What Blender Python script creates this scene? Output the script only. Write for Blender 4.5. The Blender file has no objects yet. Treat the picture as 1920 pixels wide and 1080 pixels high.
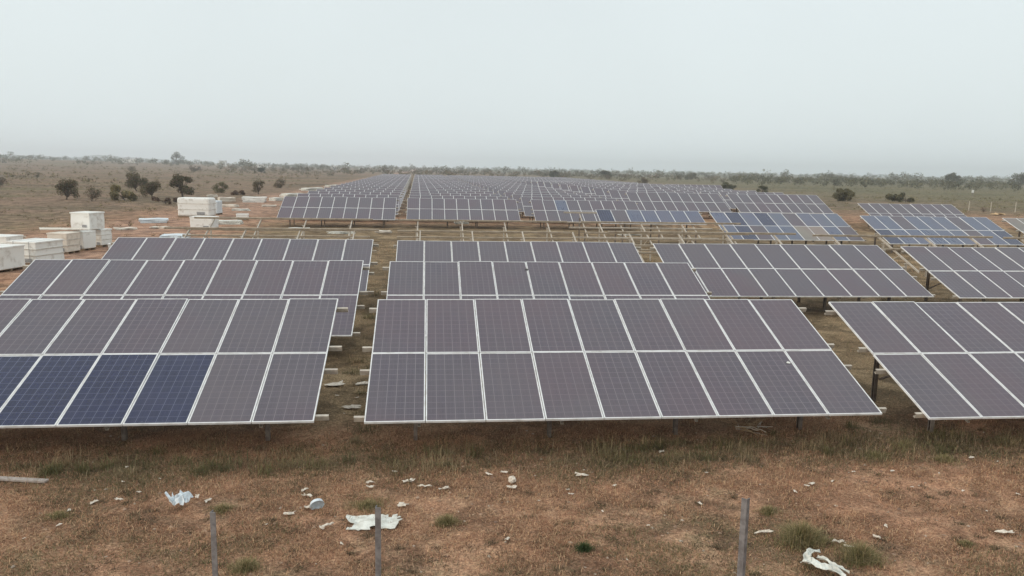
import bpy, math, random
import numpy as np
from mathutils import Vector, Matrix, Euler

# ------------------------------------------------------------------ camera, sky, sun, exposure
scene = bpy.context.scene
C = scene.collection
R = math.radians
CAM_H = 4.87
FPX = 1420.65                                   # focal length in pixels of a 1920 wide frame
YAW, PITCH, ROLL = R(6.359), R(-8.974), R(1.0976)

_f = Vector((math.sin(YAW) * math.cos(PITCH), math.cos(YAW) * math.cos(PITCH), math.sin(PITCH)))
_r = Vector((math.cos(YAW), -math.sin(YAW), 0))
_u = _r.cross(_f)
CR = math.cos(ROLL) * _r + math.sin(ROLL) * _u
CU = -math.sin(ROLL) * _r + math.cos(ROLL) * _u
cam_data = bpy.data.cameras.new('camera')
cam_data.sensor_width = 36.0
cam_data.lens = 36.0 * FPX / 1920.0
cam_data.clip_start = 0.1
cam_data.clip_end = 20000
cam = bpy.data.objects.new('camera', cam_data)
C.objects.link(cam)
m = Matrix.Identity(4)
for k, v in enumerate((CR, CU, -_f)):
    for j in range(3):
        m[j][k] = v[j]
m[2][3] = CAM_H
cam.matrix_world = m
scene.camera = cam

SUN_AZ, SUN_EL = 246.0, 16.0
world = bpy.data.worlds.new('World')
scene.world = world
world.use_nodes = True
wn, wl = world.node_tree.nodes, world.node_tree.links
wn.clear()
w_out = wn.new('ShaderNodeOutputWorld')
w_bg = wn.new('ShaderNodeBackground')
w_sky = wn.new('ShaderNodeTexSky')
w_sky.sky_type = 'NISHITA'
w_sky.sun_disc = False
w_sky.sun_elevation = R(SUN_EL)
w_sky.sun_rotation = R(SUN_AZ)
w_sky.dust_density = 6.0
w_sky.air_density = 1.2
w_sky.ozone_density = 1.5
# thick even haze veils nearly the whole sky: pale overcast white, a little deeper at the horizon
w_geo = wn.new('ShaderNodeTexCoord')
w_sep = wn.new('ShaderNodeSeparateXYZ')
w_ramp = wn.new('ShaderNodeValToRGB')
w_ramp.color_ramp.elements[0].position = 0.0
w_ramp.color_ramp.elements[0].color = (8.9, 9.8, 9.9, 1)
w_ramp.color_ramp.elements[1].position = 1.0
w_ramp.color_ramp.elements[1].color = (12.0, 12.9, 13.1, 1)
w_el = w_ramp.color_ramp.elements.new(0.24)
w_el.color = (8.7, 9.5, 9.65, 1)
w_mix = wn.new('ShaderNodeMix')
w_mix.data_type = 'RGBA'
w_mix.inputs[0].default_value = 0.88
wl.new(w_geo.outputs['Generated'], w_sep.inputs[0])
wl.new(w_sep.outputs['Z'], w_ramp.inputs[0])
wl.new(w_sky.outputs[0], w_mix.inputs[6])
wl.new(w_ramp.outputs[0], w_mix.inputs[7])
w_nz = wn.new('ShaderNodeTexNoise')                # faint unevenness of the veil
w_nz.inputs['Scale'].default_value = 2.2
w_nz.inputs['Detail'].default_value = 4
wl.new(w_geo.outputs['Generated'], w_nz.inputs['Vector'])
w_mr = wn.new('ShaderNodeMapRange')
w_mr.inputs[1].default_value, w_mr.inputs[2].default_value = 0.3, 0.7
w_mr.inputs[3].default_value, w_mr.inputs[4].default_value = 0.97, 1.03
wl.new(w_nz.outputs['Fac'], w_mr.inputs[0])
w_vm = wn.new('ShaderNodeVectorMath')
w_vm.operation = 'SCALE'
wl.new(w_mix.outputs[2], w_vm.inputs[0])
wl.new(w_mr.outputs[0], w_vm.inputs['Scale'])
wl.new(w_vm.outputs[0], w_bg.inputs['Color'])
w_bg.inputs['Strength'].default_value = 0.1
wl.new(w_bg.outputs[0], w_out.inputs['Surface'])

sun_d = bpy.data.lights.new('sun', 'SUN')
sun_d.energy = 1.5
sun_d.angle = R(14)
sun_d.color = (1.0, 0.9, 0.78)
sun = bpy.data.objects.new('sun', sun_d)
C.objects.link(sun)
to_sun = Vector((math.sin(R(SUN_AZ)) * math.cos(R(SUN_EL)), math.cos(R(SUN_AZ)) * math.cos(R(SUN_EL)), math.sin(R(SUN_EL))))
sun.rotation_euler = to_sun.to_track_quat('Z', 'Y').to_euler()

scene.view_settings.view_transform = 'Standard'
scene.view_settings.look = 'None'
scene.view_settings.exposure = 0.0
scene.view_settings.gamma = 1.0
scene.view_settings.use_curve_mapping = False
scene.render.engine = 'CYCLES'
scene.cycles.max_bounces = 6
scene.cycles.volume_bounces = 2
scene.cycles.use_denoising = True

rng = np.random.default_rng(7)
random.seed(11)


# ------------------------------------------------------------------ helpers
def ss(a, b, x):
    t = np.clip((x - a) / (b - a), 0, 1)
    return t * t * (3 - 2 * t)


def ground_z(x, y):
    """height of the terrain: nearly flat, a low rise under the right-hand field"""
    x = np.asarray(x, float)
    y = np.asarray(y, float)
    rise = 0.6 * ss(62, 67, y) * ss(13, 22, x) * (1 - ss(118, 160, y))
    near = 1 - ss(28, 60, y)
    und = 0.035 * np.sin(x * 0.9 + 1.3 * np.sin(y * 0.5)) * np.sin(y * 0.8 + 0.6 * x) \
        + 0.03 * np.sin(x * 0.31 + 2.0) * np.sin(y * 0.27 + 0.5)
    far = 1.1 * np.sin(x * 0.006 + 1.0) * np.sin(y * 0.005 + 0.3) * ss(320, 700, np.hypot(x, y))
    dd = np.hypot(x, y) + 1e-6
    far = far + 4.5 * ss(380, 1200, dd) * ss(-0.12, -0.5, x / dd) * (y > 0)
    left = 0.25 * np.sin(x * 0.05) * np.sin(y * 0.043) * ss(-20, -40, x)
    return rise + und * near + far + left


def gz(x, y):
    return float(ground_z(x, y))


def ground_at(u, v, z=0.0):
    """the place on the level z that was measured in the photograph at u, v (surveying only)"""
    d = (u - 960) / FPX * CR - (v - 540) / FPX * CU + _f
    s = (z - CAM_H) / d.z
    return d.x * s, d.y * s


def tag(o, label, cat, group=None, kind=None):
    if label:
        o['label'] = label
    if cat:
        o['category'] = cat
    if group:
        o['group'] = group
    if kind:
        o['kind'] = kind
    return o


def link(name, me, parent=None, loc=(0, 0, 0), rot=(0, 0, 0), scale=None):
    o = bpy.data.objects.new(name, me)
    C.objects.link(o)
    o.parent = parent
    o.location = loc
    o.rotation_euler = rot
    if scale is not None:
        o.scale = scale
    return o


def empty(name, loc, rz=0.0):
    o = link(name, None, None, loc, (0, 0, rz))
    o.empty_display_size = 0.3
    return o


class MB:
    """collects shapes into one mesh"""

    def __init__(self):
        self.v, self.f, self.mi, self.uv = [], [], [], []

    def face(self, pts, mi=0, uv=None):
        n = len(self.v)
        self.v += [tuple(p) for p in pts]
        self.f.append(tuple(range(n, n + len(pts))))
        self.mi.append(mi)
        self.uv.append(uv or [(0, 0)] * len(pts))

    def box(self, a, b, mi=0, M=None):
        x0, y0, z0 = a
        x1, y1, z1 = b
        p = [(x0, y0, z0), (x1, y0, z0), (x1, y1, z0), (x0, y1, z0), (x0, y0, z1), (x1, y0, z1), (x1, y1, z1), (x0, y1, z1)]
        if M is not None:
            p = [tuple(M @ Vector(q)) for q in p]
        n = len(self.v)
        self.v += p
        for q in ((3, 2, 1, 0), (4, 5, 6, 7), (0, 1, 5, 4), (1, 2, 6, 5), (2, 3, 7, 6), (3, 0, 4, 7)):
            self.f.append(tuple(n + k for k in q))
            self.mi.append(mi)
            self.uv.append([(0, 0)] * 4)

    def bar(self, p, q, w, h, mi=0, up=(0, 0, 1)):
        """a rectangular bar from p to q"""
        p, q = Vector(p), Vector(q)
        d = q - p
        ln = d.length
        d.normalize()
        s = d.cross(Vector(up))
        if s.length < 1e-4:
            s = d.cross(Vector((0, 1, 0)))
        s.normalize()
        t = s.cross(d)
        M = Matrix((s, d, t)).transposed().to_4x4()
        M.translation = p
        self.box((-w / 2, 0, -h / 2), (w / 2, ln, h / 2), mi, M)

    def channel(self, p, q, w, h, t=0.006, lip=0.018, mi=0, up=(0, 0, 1), side=1):
        """a lipped steel C section from p to q: web, two flanges, two lips"""
        p, q = Vector(p), Vector(q)
        d = (q - p)
        ln = d.length
        d.normalize()
        s = d.cross(Vector(up))
        if s.length < 1e-4:
            s = d.cross(Vector((0, 1, 0)))
        s.normalize()
        u = s.cross(d)
        M = Matrix((s, d, u)).transposed().to_4x4()
        M.translation = p
        k = side
        def bx(x0, x1, z0, z1):
            self.box((min(x0 * k, x1 * k), 0, z0), (max(x0 * k, x1 * k), ln, z1), mi, M)
        bx(-w / 2, -w / 2 + t, -h / 2, h / 2)
        bx(-w / 2 + t, w / 2, h / 2 - t, h / 2)
        bx(-w / 2 + t, w / 2, -h / 2, -h / 2 + t)
        bx(w / 2 - t, w / 2, h / 2 - t - lip, h / 2 - t)
        bx(w / 2 - t, w / 2, -h / 2 + t, -h / 2 + t + lip)

    def tube(self, pts, rad, n=8, mi=0):
        base = len(self.v)
        pts = [Vector(p) for p in pts]
        for i, p in enumerate(pts):
            d = (pts[min(i + 1, len(pts) - 1)] - pts[max(i - 1, 0)]).normalized()
            s = d.cross(Vector((0.3, 0.2, 1)))
            if s.length < 1e-3:
                s = d.cross(Vector((1, 0, 0)))
            s.normalize()
            t = d.cross(s)
            for k in range(n):
                a = 2 * math.pi * k / n
                self.v.append(tuple(p + rad[i] * (math.cos(a) * s + math.sin(a) * t)))
        for i in range(len(pts) - 1):
            for k in range(n):
                a, b = base + i * n + k, base + i * n + (k + 1) % n
                self.f.append((a, b, b + n, a + n))
                self.mi.append(mi)
                self.uv.append([(0, 0)] * 4)
        self.f.append(tuple(base + (len(pts) - 1) * n + k for k in range(n)))
        self.mi.append(mi)
        self.uv.append([(0, 0)] * n)

    def mesh(self, name, mats, smooth=False, bevel=0):
        me = bpy.data.meshes.new(name)
        me.from_pydata(self.v, [], self.f)
        for mm in mats:
            me.materials.append(mm)
        me.polygons.foreach_set('material_index', self.mi)
        uvl = me.uv_layers.new(name='UVMap')
        uvl.data.foreach_set('uv', [c for fc in self.uv for p in fc for c in p])
        if smooth:
            me.polygons.foreach_set('use_smooth', [True] * len(me.polygons))
        me.update()
        return me


def array_mesh(name, V, nper, mat, tint=None):
    """many separate small polygons, nper vertices each; tint is one colour per polygon"""
    V = np.asarray(V, np.float32).reshape(-1, 3)
    n = len(V)
    nf = n // nper
    me = bpy.data.meshes.new(name)
    me.vertices.add(n)
    me.vertices.foreach_set('co', V.ravel())
    me.loops.add(n)
    me.loops.foreach_set('vertex_index', np.arange(n, dtype=np.int32))
    me.polygons.add(nf)
    me.polygons.foreach_set('loop_start', np.arange(0, n, nper, dtype=np.int32))
    me.polygons.foreach_set('loop_total', np.full(nf, nper, np.int32))
    me.materials.append(mat)
    if tint is not None:
        at = me.attributes.new('tint', 'FLOAT_COLOR', 'FACE')
        c = np.ones((nf, 4), np.float32)
        c[:, :3] = tint
        at.data.foreach_set('color', c.ravel())
    me.update()
    me.validate()
    return me


# ------------------------------------------------------------------ materials
class NT:
    def __init__(self, name):
        self.m = bpy.data.materials.new(name)
        self.m.use_nodes = True
        self.n, self.l = self.m.node_tree.nodes, self.m.node_tree.links
        self.b = self.n['Principled BSDF']

    def new(self, t, **kw):
        nd = self.n.new(t)
        for k, v in kw.items():
            setattr(nd, k, v)
        return nd

    def put(self, sock, val):
        if isinstance(val, bpy.types.NodeSocket):
            self.l.new(val, sock)
        else:
            sock.default_value = val

    def math(self, op, a, b=None, c=None):
        nd = self.new('ShaderNodeMath', operation=op)
        self.put(nd.inputs[0], a)
        if b is not None:
            self.put(nd.inputs[1], b)
        if c is not None:
            self.put(nd.inputs[2], c)
        return nd.outputs[0]

    def mix(self, fac, a, b, blend='MIX'):
        nd = self.new('ShaderNodeMix', data_type='RGBA', blend_type=blend)
        self.put(nd.inputs[0], fac)
        self.put(nd.inputs[6], a if isinstance(a, bpy.types.NodeSocket) else (*a, 1))
        self.put(nd.inputs[7], b if isinstance(b, bpy.types.NodeSocket) else (*b, 1))
        return nd.outputs[2]

    def noise(self, vec, scale, detail=4, rough=0.55, dist=0.0):
        nd = self.new('ShaderNodeTexNoise')
        if vec is not None:
            self.l.new(vec, nd.inputs['Vector'])
        nd.inputs['Scale'].default_value = scale
        nd.inputs['Detail'].default_value = detail
        nd.inputs['Roughness'].default_value = rough
        nd.inputs['Distortion'].default_value = dist
        return nd.outputs['Fac']

    def ramp(self, fac, stops):
        nd = self.new('ShaderNodeValToRGB')
        el = nd.color_ramp.elements
        while len(el) < len(stops):
            el.new(0.5)
        for e, (p, c) in zip(el, stops):
            e.position = p
            e.color = (*c, 1) if len(c) == 3 else c
        self.l.new(fac, nd.inputs[0])
        return nd.outputs[0]

    def step(self, x, a, b):
        nd = self.new('ShaderNodeMapRange', interpolation_type='SMOOTHSTEP')
        self.put(nd.inputs[0], x)
        nd.inputs[1].default_value = a
        nd.inputs[2].default_value = b
        return nd.outputs[0]

    def bump(self, h, strength, dist):
        nd = self.new('ShaderNodeBump')
        nd.inputs['Strength'].default_value = strength
        nd.inputs['Distance'].default_value = dist
        self.l.new(h, nd.inputs['Height'])
        self.l.new(nd.outputs[0], self.b.inputs['Normal'])

    def col(self, c):
        self.put(self.b.inputs['Base Color'], c if isinstance(c, bpy.types.NodeSocket) else (*c, 1))

    def setp(self, **kw):
        for k, v in kw.items():
            self.put(self.b.inputs[k.replace('_', ' ')], v)


def mat_plain(name, c1, c2, scale=6.0, rough=0.8, bump=0.0, metallic=0.0, coord='Object', lo=0.35, hi=0.68):
    t = NT(name)
    tc = t.new('ShaderNodeTexCoord').outputs[coord]
    oi = t.new('ShaderNodeObjectInfo')
    add = t.new('ShaderNodeVectorMath', operation='ADD')
    t.l.new(tc, add.inputs[0])
    t.l.new(oi.outputs['Random'], add.inputs[1])
    n = t.noise(add.outputs[0], scale, 6, 0.6)
    t.col(t.mix(t.step(n, lo, hi), c1, c2))
    t.setp(Roughness=rough, Metallic=metallic)
    if bump:
        t.bump(n, 0.5, bump)
    return t.m


def mat_tint(name, rough=0.85, transl=0.0):
    """colour of each leaf or blade comes from the leaf itself"""
    t = NT(name)
    a = t.new('ShaderNodeAttribute', attribute_name='tint')
    t.col(a.outputs['Color'])
    t.setp(Roughness=rough)
    t.b.inputs['Specular IOR Level'].default_value = 0.15
    if transl:
        tr = t.new('ShaderNodeBsdfTranslucent')
        t.l.new(a.outputs['Color'], tr.inputs[0])
        mx = t.new('ShaderNodeMixShader')
        mx.inputs[0].default_value = transl
        t.l.new(t.b.outputs[0], mx.inputs[1])
        t.l.new(tr.outputs[0], mx.inputs[2])
        t.l.new(mx.outputs[0], t.n['Material Output'].inputs['Surface'])
    return t.m


def mat_module(name, cell, line, dust, dust_amt, rough):
    """silicon cells printed behind glass, gap lines between them, dust lying on the glass"""
    t = NT(name)
    uv = t.new('ShaderNodeUVMap').outputs[0]
    sp = t.new('ShaderNodeSeparateXYZ')
    t.l.new(uv, sp.inputs[0])
    fu = t.math('FRACT', sp.outputs[0])
    fv = t.math('FRACT', sp.outputs[1])
    du = t.math('ABSOLUTE', t.math('SUBTRACT', fu, 0.5))
    dv = t.math('ABSOLUTE', t.math('SUBTRACT', fv, 0.5))
    lu = t.step(du, 0.462, 0.48)
    lv = t.step(dv, 0.47, 0.485)
    gap = t.math('MAXIMUM', lu, t.math('MULTIPLY', lv, 0.85))
    # silver bus bars: three thin pale lines down each cell
    fb = t.math('FRACT', t.math('MULTIPLY', sp.outputs[0], 3.0))
    bus = t.step(t.math('ABSOLUTE', t.math('SUBTRACT', fb, 0.5)), 0.055, 0.035)
    oi = t.new('ShaderNodeObjectInfo')
    pos = t.new('ShaderNodeNewGeometry').outputs['Position']
    crystal = t.new('ShaderNodeTexVoronoi')
    crystal.inputs['Scale'].default_value = 26
    t.l.new(pos, crystal.inputs['Vector'])
    # each cell its own shade
    fl = t.new('ShaderNodeVectorMath', operation='FLOOR')
    t.l.new(uv, fl.inputs[0])
    wnz = t.new('ShaderNodeTexWhiteNoise', noise_dimensions='4D')
    t.l.new(fl.outputs[0], wnz.inputs['Vector'])
    t.l.new(t.math('MULTIPLY', oi.outputs['Random'], 91.7), wnz.inputs['W'])
    shade = t.math('MULTIPLY_ADD', wnz.outputs['Value'], 0.22, 0.89)
    shade = t.math('MULTIPLY', shade, t.math('MULTIPLY_ADD', crystal.outputs['Distance'], 0.5, 0.88))
    cellc = t.mix(1.0, cell, (1, 1, 1))
    vm = t.new('ShaderNodeVectorMath', operation='SCALE')
    vm.inputs[0].default_value = cell
    t.l.new(shade, vm.inputs['Scale'])
    base = t.mix(t.math('MULTIPLY', bus, 0.16), vm.outputs[0], line)
    base = t.mix(t.math('MULTIPLY', gap, 0.85), base, line)
    # dust: patchy, streaked down the slope by dew, thicker along the low frame edge
    big = t.noise(pos, 0.55, 5, 0.6)
    mp = t.new('ShaderNodeMapping')
    mp.inputs['Scale'].default_value = (9.0, 0.9, 0.9)
    t.l.new(pos, mp.inputs['Vector'])
    streak = t.noise(mp.outputs[0], 1.0, 4, 0.65)
    fine = t.noise(pos, 14, 3, 0.6)
    amt = t.math('MULTIPLY_ADD', t.math('SUBTRACT', big, 0.5), 0.85, dust_amt)
    amt = t.math('ADD', amt, t.math('MULTIPLY', t.math('SUBTRACT', streak, 0.5), 0.42))
    amt = t.math('ADD', amt, t.math('MULTIPLY', t.math('SUBTRACT', fine, 0.5), 0.15))
    amt = t.math('ADD', amt, t.math('MULTIPLY', t.math('SUBTRACT', oi.outputs['Random'], 0.5), 0.2))
    edge = t.step(t.math('FRACT', t.math('DIVIDE', sp.outputs[1], 12.0)), 0.05, 0.0)
    amt = t.math('ADD', amt, t.math('MULTIPLY', edge, 0.18))
    amt = t.math('MINIMUM', t.math('MAXIMUM', amt, 0.02), 0.95)
    # the two tones of dust: reddish field soil and grey
    warm = t.noise(pos, 0.32, 3, 0.5)
    dd = t.mix(t.step(warm, 0.4, 0.62), dust, (dust[0] * 1.02, dust[1] * 0.9, dust[2] * 0.94))
    t.col(t.mix(amt, base, dd))
    t.setp(Roughness=t.math('MULTIPLY_ADD', amt, 0.45, rough))
    t.b.inputs['IOR'].default_value = 1.45
    return t.m


M_dusty = mat_module('dusty_module', (0.036, 0.031, 0.052), (0.31, 0.28, 0.295), (0.140, 0.118, 0.128), 0.58, 0.2)
M_blue = mat_module('clean_blue_module', (0.006, 0.009, 0.040), (0.13, 0.14, 0.21), (0.06, 0.064, 0.11), 0.07, 0.14)
M_hazeblue = mat_module('thinly_dusted_blue_module', (0.024, 0.040, 0.098), (0.26, 0.28, 0.34), (0.16, 0.165, 0.188), 0.42, 0.16)
M_pale = mat_module('pale_dust_module', (0.06, 0.06, 0.07), (0.3, 0.28, 0.26), (0.27, 0.245, 0.205), 0.72, 0.25)
M_alu = mat_plain('anodised_aluminium', (0.74, 0.735, 0.73), (0.54, 0.52, 0.50), 5, 0.5, lo=0.4, hi=0.75)
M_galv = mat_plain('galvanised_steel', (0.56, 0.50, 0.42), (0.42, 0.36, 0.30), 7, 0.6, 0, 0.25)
M_leg = mat_plain('shade_darkened_leg_steel', (0.22, 0.18, 0.15), (0.12, 0.09, 0.075), 9, 0.7, 0, 0.2)  # shade under the panels put into the colour of legs and braces
M_rail = mat_plain('dust_dulled_rail_steel', (0.42, 0.35, 0.27), (0.29, 0.23, 0.17), 5, 0.75)
M_back = mat_plain('white_backsheet', (0.5, 0.5, 0.5), (0.42, 0.42, 0.42), 5, 0.6)
M_conc = mat_plain('pile_concrete', (0.42, 0.38, 0.33), (0.27, 0.23, 0.19), 8, 0.9, 0.01)
M_post = mat_plain('fence_post_steel', (0.23, 0.22, 0.22), (0.14, 0.13, 0.13), 14, 0.6, 0.001, 0.3)
M_crate = mat_plain('white_wrapped_board', (0.78, 0.77, 0.73), (0.47, 0.42, 0.36), 2.6, 0.75, 0.01, lo=0.5, hi=0.8)
M_crate_warm = mat_plain('sun_yellowed_board', (0.70, 0.63, 0.54), (0.46, 0.38, 0.30), 2.4, 0.8, 0.01, lo=0.45, hi=0.75)
M_batten = mat_plain('dirty_board', (0.62, 0.58, 0.52), (0.42, 0.37, 0.31), 4, 0.85)
M_strap = mat_plain('packing_strap', (0.30, 0.30, 0.30), (0.22, 0.22, 0.22), 9, 0.5)
M_wood = mat_plain('pallet_wood', (0.30, 0.21, 0.13), (0.19, 0.13, 0.08), 6, 0.85, 0.004)
M_paper = mat_plain('white_litter', (0.72, 0.64, 0.54), (0.50, 0.42, 0.34), 22, 0.85)
M_foam = mat_plain('white_foam_sheet', (0.74, 0.74, 0.68), (0.52, 0.50, 0.44), 9, 0.85, 0.004)
M_bluewhite = mat_plain('bluish_white_plastic', (0.72, 0.77, 0.80), (0.55, 0.60, 0.63), 18, 0.4)
M_plank = mat_plain('grey_plank_wood', (0.42, 0.36, 0.32), (0.28, 0.23, 0.2), 11, 0.85, 0.003)
M_straw = mat_plain('straw_rope', (0.45, 0.32, 0.19), (0.26, 0.17, 0.10), 20, 0.9)
M_yellow = mat_plain('ochre_earth_stand_in', (0.55, 0.40, 0.15), (0.5, 0.28, 0.2), 9, 0.8)
M_lime = mat_plain('limewash', (0.72, 0.71, 0.68), (0.6, 0.58, 0.55), 1.0, 0.9)
M_tin = mat_plain('roof_tin', (0.46, 0.46, 0.47), (0.35, 0.34, 0.33), 1.0, 0.6)
M_dark = mat_plain('dark_opening', (0.03, 0.03, 0.03), (0.045, 0.04, 0.04), 3, 0.8)
M_bark = mat_plain('bark', (0.13, 0.095, 0.07), (0.07, 0.052, 0.04), 9, 0.95, 0.02)
M_leaf = mat_tint('foliage', 0.8, 0.18)
M_grass = mat_tint('dry_grass', 0.9, 0.12)
M_dropping = mat_plain('bird_dropping', (0.75, 0.74, 0.70), (0.6, 0.6, 0.55), 40, 0.8)
M_smudge = mat_plain('mud_smudge', (0.045, 0.04, 0.04), (0.07, 0.06, 0.06), 40, 0.9)


def mat_ground():
    t = NT('dry_field_soil')
    pos = t.new('ShaderNodeNewGeometry').outputs['Position']
    sp = t.new('ShaderNodeSeparateXYZ')
    t.l.new(pos, sp.inputs[0])
    x, y = sp.outputs[0], sp.outputs[1]
    big = t.noise(pos, 0.045, 5, 0.6)
    mid = t.noise(pos, 0.35, 5, 0.6, 0.4)
    sm = t.noise(pos, 2.6, 6, 0.68, 0.3)
    fine = t.noise(pos, 17, 5, 0.7)
    grit = t.noise(pos, 70, 3, 0.7)
    # soil: red brown to purplish brown
    soil = t.ramp(sm, [(0.25, (0.161, 0.082, 0.049)), (0.48, (0.344, 0.186, 0.113)), (0.75, (0.494, 0.290, 0.180))])
    straw = t.ramp(fine, [(0.3, (0.173, 0.101, 0.061)), (0.55, (0.391, 0.244, 0.153)), (0.8, (0.529, 0.352, 0.222))])
    col = t.mix(t.step(t.math('ADD', t.math('MULTIPLY', sm, 0.5), t.math('MULTIPLY', mid, 0.5)), 0.40, 0.62), soil, straw)
    # greenish dry herbs in patches
    herb = t.ramp(fine, [(0.3, (0.07, 0.062, 0.032)), (0.7, (0.19, 0.16, 0.085))])
    hm = t.step(t.math('ADD', t.math('MULTIPLY', mid, 0.6), t.math('MULTIPLY', sm, 0.4)), 0.53, 0.66)
    col = t.mix(t.math('MULTIPLY', hm, 0.75), col, herb)
    # open country: olive-brown pasture, stretched into strips along the view
    mp = t.new('ShaderNodeMapping')
    mp.inputs['Scale'].default_value = (0.012, 0.03, 0.02)
    t.l.new(pos, mp.inputs['Vector'])
    strip = t.noise(mp.outputs[0], 1.0, 7, 0.62, 0.6)
    field = t.ramp(strip, [(0.30, (0.105, 0.077, 0.050)), (0.44, (0.19, 0.14, 0.092)), (0.52, (0.25, 0.165, 0.115)),
                           (0.62, (0.17, 0.14, 0.08)), (0.76, (0.31, 0.235, 0.155))])
    field = t.mix(t.math('MULTIPLY', t.step(sm, 0.42, 0.7), 0.35), field, (0.09, 0.068, 0.042))
    olive = t.mix(strip, (0.105, 0.108, 0.052), (0.18, 0.15, 0.08))
    field = t.mix(t.math('MULTIPLY', t.step(x, 20, 140), 0.75), field, olive)
    away = t.math('MAXIMUM', t.step(y, 66, 95), t.step(t.math('MULTIPLY', x, -1.0), 22, 34))
    col = t.mix(away, col, field)
    # bare reddish tracks beside the array and pale trampled strip near the crates
    d1 = t.math('ABSOLUTE', t.math('ADD', x, t.math('MULTIPLY_ADD', big, 10.0, 15.0)))
    track = t.math('MULTIPLY', t.step(d1, 7.5, 2.0), t.step(y, 30, 40))
    red = t.mix(sm, (0.28, 0.155, 0.105), (0.46, 0.295, 0.21))
    col = t.mix(t.math('MULTIPLY', track, t.step(mid, 0.3, 0.55)), col, red)
    # ground in between the tables carries brown-olive dead weeds
    bt = t.math('MULTIPLY', t.step(y, 13.0, 15.0), t.step(y, 70, 60))
    bt = t.math('MULTIPLY', bt, t.step(x, -15, -11))
    weeds = t.ramp(t.math('MULTIPLY_ADD', mid, 0.5, t.math('MULTIPLY', fine, 0.5)), [(0.3, (0.085, 0.06, 0.038)), (0.48, (0.17, 0.125, 0.07)), (0.62, (0.30, 0.22, 0.13)), (0.75, (0.24, 0.15, 0.10))])
    col = t.mix(t.math('MULTIPLY', bt, 0.85), col, weeds)
    g2 = t.noise(pos, 28, 4, 0.75, 0.4)
    dark = t.math('MULTIPLY_ADD', t.math('SUBTRACT', grit, 0.5), 1.0, 1.0)
    dark = t.math('MULTIPLY', dark, t.math('MULTIPLY_ADD', t.step(g2, 0.36, 0.64), 0.75, 0.58))
    sc = t.new('ShaderNodeVectorMath', operation='SCALE')
    t.l.new(col, sc.inputs[0])
    t.l.new(dark, sc.inputs['Scale'])
    patchy = t.math('MULTIPLY_ADD', t.step(t.noise(pos, 0.9, 5, 0.65, 0.8), 0.38, 0.62), 0.7, 0.66)
    sc2 = t.new('ShaderNodeVectorMath', operation='SCALE')
    t.l.new(sc.outputs[0], sc2.inputs[0])
    t.l.new(patchy, sc2.inputs['Scale'])
    t.col(sc2.outputs[0])
    t.setp(Roughness=0.95)
    t.b.inputs['Specular IOR Level'].default_value = 0.1
    h = t.math('ADD', t.math('MULTIPLY', sm, 0.6), t.math('ADD', t.math('MULTIPLY', fine, 0.3), t.math('MULTIPLY', grit, 0.1)))
    t.bump(h, 0.9, 0.10)
    return t.m


# ------------------------------------------------------------------ the ground and far hills
def warped(n, centre, a, k):
    s = np.linspace(-1, 1, n)
    return centre + a * np.sinh(k * s)


gx = warped(401, 0.0, 8.0, 7.25)
gy = warped(401, 13.0, 8.0, 7.25)
X, Y = np.meshgrid(gx, gy)
Z = ground_z(X, Y)
V = np.stack([X, Y, Z], -1).reshape(-1, 3)
idx = np.arange(401 * 401).reshape(401, 401)
F = np.stack([idx[:-1, :-1], idx[:-1, 1:], idx[1:, 1:], idx[1:, :-1]], -1).reshape(-1, 4)
me = bpy.data.meshes.new('ground')
me.from_pydata(V.tolist(), [], F.tolist())
me.materials.append(mat_ground())
me.polygons.foreach_set('use_smooth', [True] * len(me.polygons))
g = link('ground', me)
tag(g, 'dry red-brown field with sparse grass reaching the horizon', None, kind='structure')

hb = MB()
hr = random.Random(5)
prof = []
for k in range(61):
    ang = R(-44 + 28 * k / 60)
    e = math.sin(math.pi * k / 60) ** 0.6
    h = 0.8 * e * (30 + 11 * math.sin(k * 0.27 + 0.6) + 6 * math.sin(k * 0.83) + hr.uniform(-2, 2))
    prof.append((ang, max(h, 0.5)))
for (a0, h0), (a1, h1) in zip(prof[:-1], prof[1:]):
    d0, d1, d2 = 3000, 3350, 3800
    def P(a, d, z):
        return (d * math.sin(a), d * math.cos(a), z)
    hb.face([P(a0, d0, -3), P(a1, d0, -3), P(a1, d1, h1), P(a0, d1, h0)])
    hb.face([P(a0, d1, h0), P(a1, d1, h1), P(a1, d2, -3), P(a0, d2, -3)])
hills = link('hills', hb.mesh('hills', [mat_plain('wooded_hill', (0.06, 0.062, 0.04), (0.10, 0.09, 0.06), 0.02, 0.95, 0, 0, 'Object')], True))
tag(hills, 'low blue-grey hills fading into the haze', None, kind='structure')

# ------------------------------------------------------------------ solar tables
PW, PL = 1.012, 1.976                       # module pitch along and up the slope
MW, ML, LIP, TH = 1.0, 1.960, 0.021, 0.038
LOW = 0.65
TILT_NEAR, TILT_FAR = R(21.25), R(23.6)


def laminate(mb, x0=0.0, mi=0, y0=0.0, z=TH - 0.004, back=None):
    a, b, c, d = x0 + LIP, x0 + MW - LIP, y0 + LIP, y0 + ML - LIP
    mb.face([(a, c, z), (b, c, z), (b, d, z), (a, d, z)], mi, [(0, 0), (6, 0), (6, 12), (0, 12)])
    if back is not None:
        zb = z - 0.006
        mb.face([(a, d, zb), (b, d, zb), (b, c, zb), (a, c, zb)], back)


def frame_bars(mb, mi=0, x0=0.0, y0=0.0):
    mb.box((x0, y0, 0), (x0 + MW, y0 + LIP, TH), mi)
    mb.box((x0, y0 + ML - LIP, 0), (x0 + MW, y0 + ML, TH), mi)
    mb.box((x0, y0 + LIP, 0), (x0 + LIP, y0 + ML - LIP, TH), mi)
    mb.box((x0 + MW - LIP, y0 + LIP, 0), (x0 + MW, y0 + ML - LIP, TH), mi)


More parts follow.
